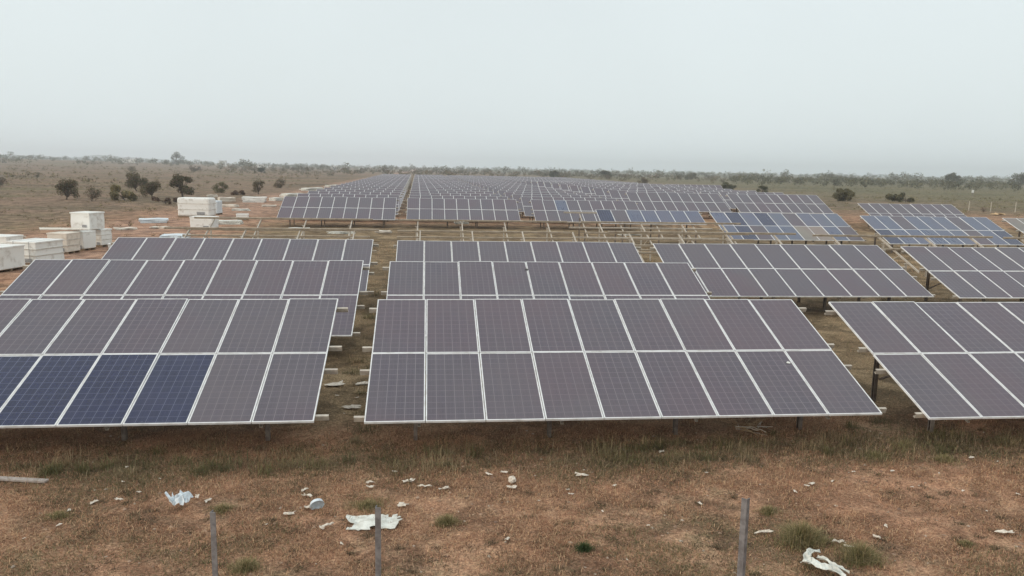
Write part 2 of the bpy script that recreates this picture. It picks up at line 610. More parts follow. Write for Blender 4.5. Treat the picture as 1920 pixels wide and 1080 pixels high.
KINDS = {'d': M_dusty, 'b': M_blue, 'h': M_hazeblue, 'p': M_pale}
lam_me, mod_me = {}, {}
for k, mm in KINDS.items():
    b = MB()
    laminate(b, 0, 0, 0, TH - 0.004, 1)
    lam_me[k] = b.mesh('laminate', [mm, M_back])
    b = MB()
    laminate(b, 0, 0, 0, TH - 0.004, 2)
    frame_bars(b, 1)
    mod_me[k] = b.mesh('module', [mm, M_alu, M_back])
b = MB()
frame_bars(b, 0)
frame_me = b.mesh('module_frame', [M_alu])

SLOPES = [0.10, 0.76, 1.13, 1.84]            # purlins, in module lengths up the slope
RAFT = [0.9, 3.35, 5.75, 8.2]                # rafters along the table
SPAN = 9 * PW - (PW - MW)
b = MB()
b.channel((-0.16, 0, 0), (SPAN + 0.22, 0, 0), 0.05, 0.09, side=-1)
purlin_me = b.mesh('purlin', [M_galv])
b = MB()
b.channel((0, 0.12, -0.09), (0, 2 * PL - 0.16, -0.09), 0.05, 0.08)
rafter_me = b.mesh('rafter', [M_galv])
rail_me, rafter_bare_me = purlin_me.copy(), rafter_me.copy()
rail_me.materials[0] = M_rail
rafter_bare_me.materials[0] = M_galv
leg_cache = {}


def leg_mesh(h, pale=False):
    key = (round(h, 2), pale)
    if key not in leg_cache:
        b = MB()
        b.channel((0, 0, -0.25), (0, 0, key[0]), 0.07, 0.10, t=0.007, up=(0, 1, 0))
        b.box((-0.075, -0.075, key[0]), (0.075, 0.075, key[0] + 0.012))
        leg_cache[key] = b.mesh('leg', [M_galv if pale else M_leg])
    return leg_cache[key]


def slope_pt(s, below, tilt, low):
    """y, z at s metres up the slope and some way below the module plane"""
    return s * math.cos(tilt) + below * math.sin(tilt), low + s * math.sin(tilt) - below * math.cos(tilt)


def solar_table(x0, y0, label, group, kinds=None, tilt=TILT_NEAR, low=LOW, near=False, name='solar_table', z=None,
                panels=True, purlins=(0, 1, 2, 3), skip=(), legs=True, jit=0.4, cat='solar table', seed=0):
    rr = random.Random(int(x0 * 131 + y0 * 17) + seed)
    z0 = gz(x0 + 4.5, y0 + 1.8) if z is None else z
    t = empty(name, (x0, y0, z0))
    tag(t, label, cat, group)
    if panels:
        for j in range(2):
            for i in range(9):
                if (i, j) in skip:
                    continue
                k = kinds(i, j) if kinds else 'd'
                yy, zz = j * PL * math.cos(tilt), low + j * PL * math.sin(tilt)
                rx = tilt + R(rr.uniform(-jit, jit))
                ry = R(rr.uniform(-0.15, 0.15))
                if near:
                    p = link('panel', lam_me[k], t, (i * PW, yy, zz), (rx, ry, 0))
                    link('frame', frame_me, p)
                else:
                    link('panel', mod_me[k], t, (i * PW, yy, zz), (rx, ry, 0))
    for q in purlins:
        yy, zz = slope_pt(SLOPES[q] * PL, 0.052, tilt, low)
        link('purlin', purlin_me if panels else rail_me, t, (rr.uniform(-0.05, 0.05), yy, zz), (tilt, 0, 0))
    for xr in RAFT:
        yy, zz = slope_pt(0, 0.055, tilt, low)
        link('rafter', rafter_me, t, (xr, yy, zz), (tilt, 0, 0))
        if legs:
            for s in (1.05, 3.1):
                yy, zz = slope_pt(s, 0.20, tilt, low)
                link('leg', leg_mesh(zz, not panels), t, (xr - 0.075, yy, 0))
            if near or not panels:
                ya, za = slope_pt(3.1, 0.20, tilt, low)
                yb, zb = slope_pt(1.75, 0.14, tilt, low)
                bb = MB()
                bb.bar((0, ya - 0.05, za * 0.35), (0, yb, zb), 0.04, 0.04, up=(1, 0, 0))
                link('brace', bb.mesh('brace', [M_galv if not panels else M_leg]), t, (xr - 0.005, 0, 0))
    return t


near_g = 'solar tables standing in the front three rows'
BL = 'two-row solar table'


def kinds_B(i, j):
    return 'b' if j == 0 and 3 <= i <= 6 else ('b' if (j == 0 and i == 2) else 'd')


solar_table(-1.056, 12.202, 'dusty grey solar table in the middle of the front row', near_g, near=True, z=-0.0)
solar_table(-10.988, 12.364, 'front-row solar table at left with four clean dark-blue panels in its lower row', near_g, kinds_B, near=True, z=-0.02)
solar_table(8.766, 11.947, 'front-row solar table cut off by the right edge of the picture', near_g, near=True, z=-0.02)
solar_table(-10.995, 18.808, 'dusty solar table in the second row, left of the narrow middle path', near_g, near=True, z=-0.01)
solar_table(-1.138, 18.86, 'second-row solar table with a dark smudge, right of the narrow middle path', near_g, near=True, z=-0.02)
solar_table(-11.153, 25.056, 'third-row solar table at left, nearest to the white crates', near_g, near=True, z=0.02)
solar_table(-1.169, 25.132, 'third-row solar table in the middle, in front of the bare rails', near_g, near=True, z=-0.01)
solar_table(8.516, 24.452, 'third-row solar table at right with its low edge and legs in view', near_g, near=True, z=0.03)
solar_table(18.615, 24.466, 'third-row solar table cut off by the right edge of the picture', near_g, near=True, z=-0.02)

bare_g = 'bare table frames without panels'
bare = [(-11.6, 32.0, (0, 1, 2, 3), 'bare steel table frame right behind the third-row left table'),
        (-12.4, 39.0, (0, 1, 2, 3), 'second bare steel table frame at left, in front of the big array'),
        (-1.3, 32.4, (), 'bare slanting rafters on legs without rails, behind the middle third-row table'),
        (-1.5, 39.2, (0, 1, 2, 3), 'bare steel table frame in the middle, in front of the big array'),
        (8.7, 32.2, (1, 2, 3), 'bare steel table frame behind the gap between third-row tables'),
        (8.8, 39.2, (0, 1, 2, 3), 'bare steel table frame below the part-filled blue table'),
        (18.7, 31.6, (2, 3), 'bare steel table frame in front of the mixed blue and beige table'),
        (28.6, 31.4, (2, 3), 'bare steel table frame at far right in front of blue table')]
for x0, y0, pu, lab in bare:
    solar_table(x0, y0, lab, bare_g, panels=False, purlins=pu, name='bare_frame', cat='table frame')

mid_g = 'blue solar tables behind the third row'
rb = random.Random(3)
pat = {}


def kinds_J(i, j):
    if j == 1:
        return 'hbhbhdhhh'[i]
    return 'hbdhhpphd'[i]


def kinds_K(i, j):
    return 'hhdhhhdhh'[i] if j == 1 else 'bhhhhhdhb'[i]


def kinds_P(i, j):
    return 'hbbdhhhhh'[i]


def kinds_N(i, j):
    return 'p' if (i + j) % 3 else 'd'


solar_table(9.05, 46.3, 'half-filled solar table with one upper row of blue panels', mid_g, kinds_P, tilt=TILT_FAR,
            skip=[(i, 0) for i in range(9)] + [(0, 1), (1, 1)])
solar_table(18.85, 46.0, 'solar table of mixed blue, grey and beige panels', mid_g, kinds_J, tilt=R(22.5))
solar_table(28.55, 44.2, 'solar table of mostly light-blue panels near the right edge', mid_g, kinds_K, tilt=R(22.5))
solar_table(38.35, 43.6, 'pale beige solar table at the far right edge, mostly outside the picture', mid_g, kinds_N, tilt=R(22.5))

# the big array: columns from left to right, rows from the bare frames to the back
COLS = [-11.75, -1.75, 8.6, 18.6, 28.5, 38.5]
ORD = ['first', 'second', 'third', 'fourth', 'fifth', 'sixth', 'seventh', 'eighth', 'ninth', 'tenth', 'eleventh', 'twelfth', 'thirteenth',
       'fourteenth', 'fifteenth', 'sixteenth', 'seventeenth', 'eighteenth', 'nineteenth', 'twentieth', 'twenty-first', 'twenty-second',
       'twenty-third', 'twenty-fourth', 'twenty-fifth', 'twenty-sixth', 'twenty-seventh', 'twenty-eighth', 'twenty-ninth', 'thirtieth']
COLN = ['leftmost', 'second left', 'third left', 'fourth left', 'fifth left', 'rightmost']

b = MB()                                      # a table so far off that its pieces cannot be picked apart
for j in range(2):
    for i in range(9):
        laminate(b, i * PW, 0, j * PL)
        frame_bars(b, 1, i * PW, j * PL)
for q in range(4):
    b.box((-0.2, SLOPES[q] * PL - 0.03, -0.09), (SPAN + 0.2, SLOPES[q] * PL + 0.03, -0.002), 2)
me_far0 = b
far_me = None


def far_table_mesh():
    b2 = MB()
    M = Matrix.Translation((0, 0, LOW)) @ Matrix.Rotation(TILT_FAR, 4, 'X')
    b2.v = [tuple(M @ Vector(p)) for p in me_far0.v]
    b2.f, b2.mi, b2.uv = list(me_far0.f), list(me_far0.mi), list(me_far0.uv)
    for xr in RAFT:
        for s in (0.62, 3.0):
            yy, zz = slope_pt(s, 0.1, TILT_FAR, LOW)
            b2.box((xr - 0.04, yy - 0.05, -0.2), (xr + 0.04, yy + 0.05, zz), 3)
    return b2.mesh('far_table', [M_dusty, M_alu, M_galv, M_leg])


far_me = far_table_mesh()
arr_g = 'solar tables of the big array behind the bare frames'
ROW_Y = [60.6 + 6.75 * r for r in range(29)]


def cols_in_row(r, y):
    if r == 0:
        return [0, 1, 2, 3, 4, 5]
    if r != 8 and r <= 14:
        return [0, 1, 2, 3, 4]
    return [0, 1, 2, 3, 4, 5]


for r, y in enumerate(ROW_Y):
    for c in cols_in_row(r, y):
        x0 = COLS[c] - (0.017 if c == 0 else 0.015) * max(y - 66, 0)
        yy = y + random.uniform(-0.15, 0.15) + (0.9 if c == 5 else 0)
        if r == 0 and c in (3, 4):
            continue
        lab = 'dusty solar table of the big array, %s column, %s row from the front' % (COLN[c], ORD[r])
        if r < 8:
            def kk(i, j, r=r, c=c):
                h = random.random()
                if c >= 2 and h < 0.008:
                    return 'h'
                return 'd'
            solar_table(x0, yy, lab, arr_g, kk, tilt=TILT_FAR, purlins=(0, 3) if r else (0, 1, 2, 3), jit=0.7, legs=(r < 3))
        else:
            o = link('solar_table', far_me, None, (x0, yy, gz(x0 + 4.5, yy + 2)), (R(random.uniform(-0.6, 0.6)), 0, 0))
            tag(o, lab, 'solar table', arr_g)

# marks on the glass
def blotch(name, mat, label, cat, x0, y0, z0, i, s, size, seed):
    rr = random.Random(seed)
    t = TILT_NEAR
    mb = MB()
    n = 14
    top = [(size * rr.uniform(0.55, 1.0) * math.cos(2 * math.pi * k / n), size * rr.uniform(0.55, 1.0) * math.sin(2 * math.pi * k / n)) for k in range(n)]
    mb.face([(x, y, 0.006) for x, y in top])
    for k in range(n):
        a, c = top[k], top[(k + 1) % n]
        mb.face([(a[0] * 1.15, a[1] * 1.15, 0), (c[0] * 1.15, c[1] * 1.15, 0), (c[0], c[1], 0.006), (a[0], a[1], 0.006)])
    yy, zz = slope_pt(s, -TH - 0.002, t, LOW)
    o = link(name, mb.mesh(name, [mat]), None, (x0 + i, y0 + yy, z0 + zz), (t, 0, 0))
    tag(o, label, cat)


blotch('bird_dropping', M_dropping, 'small white bird dropping on the middle front-row table', 'dropping', -1.056, 12.2, 0, 8.0, 1.55, 0.04, 2)
blotch('mud_smudge', M_smudge, 'dark smudge on an upper panel of the second-row middle table', 'smudge', -1.138, 18.86, -0.02, 4.02, 3.45, 0.07, 4)

# ------------------------------------------------------------------ white packing crates and slabs at the left
def crate(u, v, w, d, h, rz, label, mat=M_crate, z=0.0, lid=True, strap=False, bevel=0.03, seed=0, name='packing_crate', pallet=True, group='white packing crates'):
    x, y = ground_at(u, v, 0) if not isinstance(u, tuple) else u
    t = empty(name, (x, y, gz(x, y) + z), R(rz))
    tag(t, label, 'crate', group)
    rr = random.Random(seed)
    base = 0.0
    if pallet:
        b = MB()
        for k in range(3):
            yy = -d / 2 + 0.06 + k * (d - 0.12) / 2
            b.box((-w / 2 + 0.02, yy - 0.05, 0), (w / 2 - 0.02, yy + 0.05, 0.09))
        for k in range(5):
            xx = -w / 2 + 0.09 + k * (w - 0.18) / 4
            b.box((xx - 0.05, -d / 2 + 0.01, 0.09), (xx + 0.05, d / 2 - 0.01, 0.11))
        link('pallet', b.mesh('pallet', [M_wood]), t)
        base = 0.112
    import bmesh
    bm = bmesh.new()
    bmesh.ops.create_cube(bm, size=1)
    bmesh.ops.subdivide_edges(bm, edges=bm.edges, cuts=3, use_grid_fill=True)
    hh = h - base - (0.055 if lid else 0)
    for q in bm.verts:
        q.co = Vector((q.co.x * w, q.co.y * d, (q.co.z + 0.5) * hh + base))
        bow = 0.012 * math.sin(q.co.z * 5 + seed) + rr.uniform(-0.006, 0.006)
        q.co.x += bow * (1 if q.co.x > 0 else -1)
        q.co.y += bow * (1 if q.co.y > 0 else -1)
    me_ = bpy.data.meshes.new('box_body')
    bm.to_mesh(me_)
    bm.free()
    me_.materials.append(mat)
    o = link('box_body', me_, t)
    bv = o.modifiers.new('bevel', 'BEVEL')
    bv.width = bevel
    bv.segments = 3
    bv.limit_method = 'ANGLE'
    if lid:
        b = MB()
        b.box((-w / 2 - 0.03, -d / 2 - 0.03, h - 0.075), (w / 2 + 0.03, d / 2 + 0.03, h))
        lo = link('lid', b.mesh('lid', [mat]), t)
        bv = lo.modifiers.new('bevel', 'BEVEL')
        bv.width = 0.015
        bv.segments = 2
    for zz in (0.36, 0.68) if h > 0.7 and seed % 2 else ():
        b = MB()
        b.box((-w / 2 - 0.02, -d / 2 - 0.024, base + hh * zz - 0.018), (w / 2 + 0.02, d / 2 + 0.024, base + hh * zz + 0.018))
        link('batten', b.mesh('batten', [M_batten]), t)
    b = MB()
    b.box((w * 0.1, -d / 2 - 0.034, h * 0.14), (w * 0.34, -d / 2 - 0.026, h * 0.29))
    link('patch', b.mesh('patch', [M_strap]), t)
    if strap:
        for sx in (-0.27, 0.27):
            b = MB()
            xa = sx * w
            b.box((xa - 0.012, -d / 2 - 0.036, base), (xa + 0.012, -d / 2 - 0.031, h + 0.004))
            b.box((xa - 0.012, d / 2 + 0.031, base), (xa + 0.012, d / 2 + 0.036, h + 0.004))
            b.box((xa - 0.012, -d / 2 - 0.036, h + 0.001), (xa + 0.012, d / 2 + 0.036, h + 0.006))
            link('strap', b.mesh('strap', [M_strap]), t)
    return t


crate(70, 493, 1.5, 1.7, 1.1, -16, 'long white crate standing second from the left edge of the picture', seed=1, strap=True)
crate(-6, 506, 1.5, 1.6, 1.1, -14, 'white crate cut off by the left edge of the picture', seed=2)
crate(8, 482, 1.3, 1.1, 1.1, -12, 'white crate behind the one at the left picture edge', seed=9)
crate(122, 474, 1.05, 1.1, 1.1, -10, 'yellowed crate right of the long white crate, under the loose flat board', M_crate_warm, seed=3)
crate(158, 468, 0.8, 0.9, 1.05, -20, 'white crate in the middle of the pile, below the raised crate', seed=4, strap=True)
crate(190, 462, 0.75, 0.9, 1.0, -14, 'short white crate at the right end of the pile', seed=5)
xs, ys = ground_at(168, 464)
crate((xs, ys), 0, 1.2, 1.15, 0.95, -17, 'white crate sitting on top of the pile', z=1.06, seed=6, pallet=False)
xs, ys = ground_at(116, 470)
b = MB()
b.box((-0.95, -0.55, 0), (0.95, 0.55, 0.05))
o = link('loose_board', b.mesh('loose_board', [M_crate_warm]), None, (xs, ys, 1.16), (0, R(2), R(28)))
tag(o, 'flat yellowed board lying loose on top of the yellowed crate', 'board')
crate(213, 468, 0.45, 0.4, 0.35, 12, 'knee-high white box at the right foot of the crate pile', seed=31, pallet=False)
crate(100, 487, 0.5, 0.45, 0.4, 25, 'knee-high yellowed box before the gap in the crate pile', M_crate_warm, seed=32, pallet=False)
crate(25, 470, 0.9, 0.8, 0.8, -22, 'yellowed crate at the back of the left end of the pile', M_crate_warm, seed=33)
crate(370, 407, 2.9, 1.5, 1.75, -6, 'large white wrapped pallet box, tallest by the array corner', bevel=0.16, lid=False, strap=False, seed=7, name='wrapped_box', group=None)
crate(404, 402, 0.9, 1.3, 1.3, -6, 'bluish narrow box against the large wrapped box', M_bluewhite, bevel=0.06, lid=False, strap=False, seed=8, name='narrow_box', group=None)
crate(384, 429, 1.65, 1.2, 0.92, -8, 'low white crate in front of the large wrapped box', seed=10)
crate(455, 413, 0.95, 0.7, 0.55, 8, 'small white crate between bare frame and big array', seed=12)


def slab(u, v, w, d, h, rz, label, mat=M_foam, name='stacked_sheets', n=3, seed=0):
    x, y = ground_at(u, v, 0)
    t = empty(name, (x, y, gz(x, y)), R(rz))
    tag(t, label, 'sheets', 'white sheets lying at the left of the array')
    rr = random.Random(seed)
    for k in range(n):
        b = MB()
        z0 = h * k / n
        nx = 6
        W, D = w * rr.uniform(0.86, 1), d * rr.uniform(0.86, 1)
        for i in range(nx):
            xa, xb = -W / 2 + W * i / nx, -W / 2 + W * (i + 1) / nx
            wa = 0.03 * math.sin(i * 1.3 + k + seed)
            wb = 0.03 * math.sin((i + 1) * 1.3 + k + seed)
            t0, t1 = z0 + 0.01, z0 + h / n - 0.004
            b.face([(xa, -D / 2, t1 + wa), (xb, -D / 2, t1 + wb), (xb, D / 2, t1 + wb * 0.6), (xa, D / 2, t1 + wa * 0.6)])
            b.face([(xa, -D / 2, t0), (xb, -D / 2, t0), (xb, -D / 2, t1 + wb), (xa, -D / 2, t1 + wa)])
            b.face([(xb, D / 2, t0), (xa, D / 2, t0), (xa, D / 2, t1 + wa * 0.6), (xb, D / 2, t1 + wb * 0.6)])
        b.face([(-W / 2, D / 2, z0), (-W / 2, -D / 2, z0), (-W / 2, -D / 2, z0 + h / n), (-W / 2, D / 2, z0 + h / n)])
        b.face([(W / 2, -D / 2, z0), (W / 2, D / 2, z0), (W / 2, D / 2, z0 + h / n), (W / 2, -D / 2, z0 + h / n)])
        link('sheet', b.mesh('sheet', [mat]), t, (rr.uniform(-0.05, 0.05), rr.uniform(-0.05, 0.05), 0), (0, 0, R(rr.uniform(-6, 6))))
    return t


slab(288, 417, 2.2, 1.6, 0.32, 18, 'low bluish white stack of sheets on bare soil between the crates', M_bluewhite, seed=1)
slab(330, 446, 1.7, 1.6, 0.22, 5, 'white sheets lying just behind the third-row left table', M_bluewhite, seed=2)
slab(226, 466, 1.2, 0.8, 0.2, 30, 'flat pale board stack at the foot of the crate pile', M_crate_warm, seed=3)
slab(477, 379, 2.9, 2.0, 0.65, 10, 'pale stack of boards with dark gaps beyond the wrapped box', M_crate, seed=4, n=4)
slab(425, 378, 1.9, 1.5, 0.5, 25, 'yellowed low board heap left of the pale board stack', M_crate_warm, seed=5)
slab(428, 420, 2.2, 1.0, 0.30, 4, 'long white sheets lying right of the low crate', M_foam, seed=6)
slab(425, 388, 2.6, 1.4, 0.25, -8, 'pale sheets on the soil right of the wrapped box', M_crate_warm, seed=7)
slab(520, 376, 2.4, 1.0, 0.4, 70, 'white sheets leaning out beside the front corner of the big array', M_foam, seed=8)
slab(548, 368, 4.2, 1.4, 0.45, 60, 'white strip of sheets beside the big array, second behind its corner', M_foam, seed=9)
slab(585, 357, 6.0, 1.6, 0.5, 65, 'longest white strip of sheets beside the big array', M_foam, seed=10)
slab(398, 371, 1.5, 1.0, 0.3, 20, 'small pale sheet heap behind the right end of the wrapped box', M_crate_warm, seed=21)
slab(505, 388, 1.6, 0.9, 0.22, 15, 'pale sheets on the soil left of the front corner of the big array', M_crate_warm, seed=22)
slab(452, 395, 1.8, 0.8, 0.2, 4, 'thin pale sheets between the narrow box and the small crate', M_foam, seed=23)
slab(625, 350, 5.0, 1.4, 0.4, 62, 'white strip of sheets beside the big array, farthest back', M_foam, seed=24)
slab(235, 430, 1.5, 1.0, 0.12, 25, 'flat pale sheet on the soil right of the raised crate', M_crate_warm, seed=25)
slab(300, 428, 1.2, 0.7, 0.12, -15, 'flat pale sheet in front of the low bluish stack', M_crate_warm, seed=26)
slab(560, 430, 1.6, 0.6, 0.12, 8, 'thin pale sheet under the left bare frame', M_foam, seed=41)
slab(720, 436, 1.2, 0.7, 0.14, -6, 'pale sheet by the path beside the bare frames', M_crate_warm, seed=42)
slab(1180, 441, 1.8, 0.7, 0.14, 3, 'pale sheet under the bare frame below the blue panels', M_foam, seed=43)
slab(865, 420, 1.3, 0.8, 0.22, 0, 'pale sheets under the front edge of the big array', M_foam, seed=11)
slab(640, 438, 2.0, 0.8, 0.16, 0, 'pale scattered sheets below the bare rails at left', M_foam, seed=12)

# ------------------------------------------------------------------ steel fence posts in the foreground
def fence_post(u, v, ztop, leg, rz, label):
    x, y = ground_at(u, v, ztop)
    t = 0.008
    h = ztop - gz(x, y)
    b = MB()
    b.box((0, 0, -0.3), (leg, t, h))
    b.box((0, t, -0.3), (t, leg, h))
    for k in range(4):
        zz = h - 0.12 - k * 0.3
        b.box((leg * 0.55 - 0.008, -0.004, zz - 0.008), (leg * 0.55 + 0.008, 0, zz + 0.008))
    o = link('fence_post', b.mesh('fence_post', [M_post]), None, (x, y, gz(x, y)), (R(random.uniform(-1, 1)), R(random.uniform(-0.8, 0.8)), R(rz)))
    tag(o, label, 'fence post', 'steel angle fence posts in the foreground')


fence_post(392, 961, 1.55, 0.056, -14, 'grey angle-iron fence post, leftmost of three')
fence_post(702, 953, 1.55, 0.058, -10, 'grey angle-iron fence post in front of the torn white sheet')
fence_post(1403, 938, 1.75, 0.058, 38, 'grey angle-iron fence post, rightmost and thickest of three')

# ------------------------------------------------------------------ litter
def crumple(name, w, d, h, seed, mat, nx=9, ny=7, holes=0.0, rough=1.0, ragged=1.0):
    """a crumpled sheet with thickness and a ragged outline"""
    import bmesh
    rr = np.random.default_rng(seed)
    b = MB()
    gx_ = np.linspace(-1, 1, nx)
    gy_ = np.linspace(-1, 1, ny)
    ph = rr.uniform(0, 6, 6)
    pts = {}
    for i, a in enumerate(gx_):
        for j, c in enumerate(gy_):
            rag = 1 + ragged * (0.22 * math.sin(3 * math.atan2(c, a) + ph[0]) + 0.14 * math.sin(5 * math.atan2(c, a) + ph[1]))
            z = abs(math.sin(a * 2.3 + ph[2]) * math.cos(c * 1.9 + ph[3])) + rough * (0.45 * abs(math.sin(a * 5 + c * 4 + ph[4])) + rr.uniform(0, 0.3))
            pts[i, j] = (a * w / 2 * rag + rr.uniform(-0.06, 0.06) * w * min(rough + 0.15, 1), c * d / 2 * rag + rr.uniform(-0.06, 0.06) * d, h * z * 0.6 + 0.012)
    for i in range(nx - 1):
        for j in range(ny - 1):
            if rr.random() < holes and (i in (0, nx - 2) or j in (0, ny - 2)):
                continue
            b.face([pts[i, j], pts[i + 1, j], pts[i + 1, j + 1], pts[i, j + 1]])
    me_ = b.mesh(name, [mat])
    bm = bmesh.new()
    bm.from_mesh(me_)
    bmesh.ops.remove_doubles(bm, verts=bm.verts, dist=1e-5)
    bm.to_mesh(me_)
    bm.free()
    return me_


def scrap(u, v, me_, label, cat, group=None, rz=0.0, name='paper_scrap', lift=0.01, thick=0.004):
    x, y = ground_at(u, v, 0)
    o = link(name, me_, None, (x, y, gz(x, y) + lift), (0, 0, R(rz)))
    if thick:
        sd = o.modifiers.new('thickness', 'SOLIDIFY')
        sd.thickness = thick
    tag(o, label, cat, group)
    return o


scrap(702, 978, crumple('torn_sheet', 0.70, 0.40, 0.075, 3, M_foam, 15, 9, 0.22, 0.25, 0.35), 'large torn white sheet lying behind the middle fence post', 'sheet', name='torn_sheet', thick=0.008)
scrap(336, 952, crumple('crumpled_bag', 0.25, 0.24, 0.26, 21, M_bluewhite, 9, 9, 0.1), 'crumpled white bag above the date, on the dry grass', 'bag', name='crumpled_bag')
o = bpy.data.objects['crumpled_bag']
o['label'] = 'crumpled bluish white bag on the grass left of the leftmost fence post'
# a white bowl lying on its side
b = MB()
ring = 20
profb = [(0.0, 0.0), (0.05, 0.0), (0.085, 0.025), (0.10, 0.07), (0.105, 0.072), (0.09, 0.018), (0.052, -0.008), (0.0, -0.008)]
for (r0, z0), (r1, z1) in zip(profb[:-1], profb[1:]):
    for k in range(ring):
        a0, a1 = 2 * math.pi * k / ring, 2 * math.pi * (k + 1) / ring
        q = [(r0 * math.cos(a0), r0 * math.sin(a0), z0), (r1 * math.cos(a0), r1 * math.sin(a0), z1),
             (r1 * math.cos(a1), r1 * math.sin(a1), z1), (r0 * math.cos(a1), r0 * math.sin(a1), z0)]
        if r0 == 0:
            q = q[:3]
        elif r1 == 0:
            q = [q[0], q[1], q[3]]
        b.face(q)
x, y = ground_at(593, 951)
o = link('plastic_bowl', b.mesh('plastic_bowl', [M_bluewhite]), None, (x, y, gz(x, y) + 0.11), (R(118), R(8), R(25)))
tag(o, 'round bluish white plastic bowl lying on its side on the grass', 'bowl')

# twisted white cloth strips at the bottom right
cl = empty('torn_cloth', (*ground_at(1548, 1072), 0.02))
tag(cl, 'twisted torn white cloth beside the grass tuft at the bottom right', 'cloth')
def strip(pts, w, seed):
    rr = random.Random(seed)
    b = MB()
    P = [Vector(p) for p in pts]
    fine_ = []
    for i in range(len(P) - 1):
        for k in range(5):
            fine_.append(P[i].lerp(P[i + 1], k / 5))
    fine_.append(P[-1])
    rows = []
    for i, p in enumerate(fine_):
        d = (fine_[min(i + 1, len(fine_) - 1)] - fine_[max(i - 1, 0)]).normalized()
        s = d.cross(Vector((0, 0, 1))).normalized()
        ww = w * rr.uniform(0.75, 1.15)
        rows.append([tuple(p + s * ww * (q - 1.5) / 3 + Vector((0, 0, 0.022 * math.sin(q * 2 + i * 0.7) + rr.uniform(0, 0.012) + 0.02))) for q in range(4)])
    for a, c in zip(rows[:-1], rows[1:]):
        for q in range(3):
            b.face([a[q], a[q + 1], c[q + 1], c[q]])
    return b.mesh('cloth_strip', [M_foam])
for pts, w in (([(-0.21, 0.06, 0.05), (-0.16, 0.20, 0.09), (-0.06, 0.30, 0.07), (0.10, 0.38, 0.03)], 0.085),
               ([(-0.23, 0.14, 0.05), (-0.14, 0.02, 0.08), (0.0, -0.10, 0.06), (0.14, -0.22, 0.02)], 0.14),
               ([(-0.01, 0.20, 0.05), (0.06, 0.06, 0.07), (0.12, -0.04, 0.04), (0.24, -0.12, 0.01)], 0.05)):
    o = link('cloth_strip', strip(pts, w, int(w * 1000)), cl)
    o.modifiers.new('thickness', 'SOLIDIFY').thickness = 0.006

special = [
    (542, 966, 0.13, 0.05, 'pale pointed scrap left of the bowl, nearer the posts', 10),
    (604, 992, 0.06, 0.05, 'small square white scrap right beside a short white strip', 0),
    (615, 987, 0.13, 0.03, 'short white strip left of the torn sheet', 35),
    (577, 930, 0.12, 0.04, 'pale strip of litter above the bowl', -20),
    (578, 953, 0.09, 0.05, 'pale scrap touching the left side of the bowl', 15),
    (762, 903, 0.10, 0.06, 'left one of two curled white scraps behind the torn sheet', 20),
    (772, 901, 0.09, 0.06, 'right one of two curled white scraps behind the torn sheet', 60),
    (797, 913, 0.15, 0.03, 'thin pale strip right of the curled scraps', -5),
    (833, 918, 0.14, 0.04, 'bent white strip between the curled scraps and the paper ball', 25),
    (693, 904, 0.10, 0.04, 'upper one of two pale scraps left of the curled scraps', 10),
    (694, 912, 0.10, 0.04, 'lower one of two pale scraps left of the curled scraps', -15),
    (961, 917, 0.12, 0.05, 'flat white scrap just below the paper ball', 5),
    (755, 946, 0.12, 0.07, 'pale scrap right behind the right end of the torn sheet', -20),
    (1091, 890, 0.16, 0.05, 'white strip under the middle front table, right of the paper ball', -12),
    (1432, 1001, 0.20, 0.035, 'white strip right of the thickest fence post', 5),
    (1572, 1022, 0.13, 0.04, 'left one of two white strips between the two big grass tufts', -15),
    (1590, 1031, 0.11, 0.04, 'right one of two white strips between the two big grass tufts', -30),
    (1643, 1015, 0.08, 0.04, 'small white strip above the lower grass tuft', -40),
    (1884, 1003, 0.19, 0.05, 'white strip near the right edge of the picture', -4),
    (628, 722, 0.34, 0.14, 'curved white strip in the path between the front tables', 30),
    (660, 764, 0.28, 0.12, 'white scrap in the path, nearest to the front edge of the tables', 0),
    (683, 719, 0.30, 0.10, 'white scrap half under the middle front table by the path', 10),
    (1868, 414, 1.0, 0.7, 'added ochre sheet standing for orange-yellow earth at the far right behind blue table', 20),  # made-up sheet in place of the orange-yellow earth in the gap
]
for k, (u, v, w, d, lab, rz) in enumerate(special):
    scrap(u, v, crumple('litter_scrap', w * 1.15, d * 1.5, 0.045 if w < 0.5 else 0.3, 100 + k, M_yellow if w > 0.9 else M_paper, 5, 4),
          lab, 'litter', rz=rz, name='litter_scrap', lift=0.012)
x, y = ground_at(960, 905)
import bmesh
bm = bmesh.new()
bmesh.ops.create_icosphere(bm, subdivisions=3, radius=0.06)
pr_ = random.Random(9)
for q in bm.verts:
    q.co *= 1 + pr_.uniform(-0.13, 0.13) + 0.12 * math.sin(q.co.x * 70) * math.sin(q.co.z * 60)
me = bpy.data.meshes.new('paper_ball')
bm.to_mesh(me)
bm.free()
me.materials.append(M_paper)
o = link('paper_ball', me, None, (x, y, gz(x, y) + 0.06))
tag(o, 'crumpled white paper ball on the grass below the middle front table', 'litter')

def ordinal(k):
    tens = ['', '', 'twent', 'thirt', 'fort', 'fift']
    ones = ['', 'first', 'second', 'third', 'fourth', 'fifth', 'sixth', 'seventh', 'eighth', 'ninth']
    k += 1
    if k <= 20:
        return ORD[k - 1]
    return tens[k // 10] + ('ieth' if k % 10 == 0 else 'y-' + ones[k % 10])


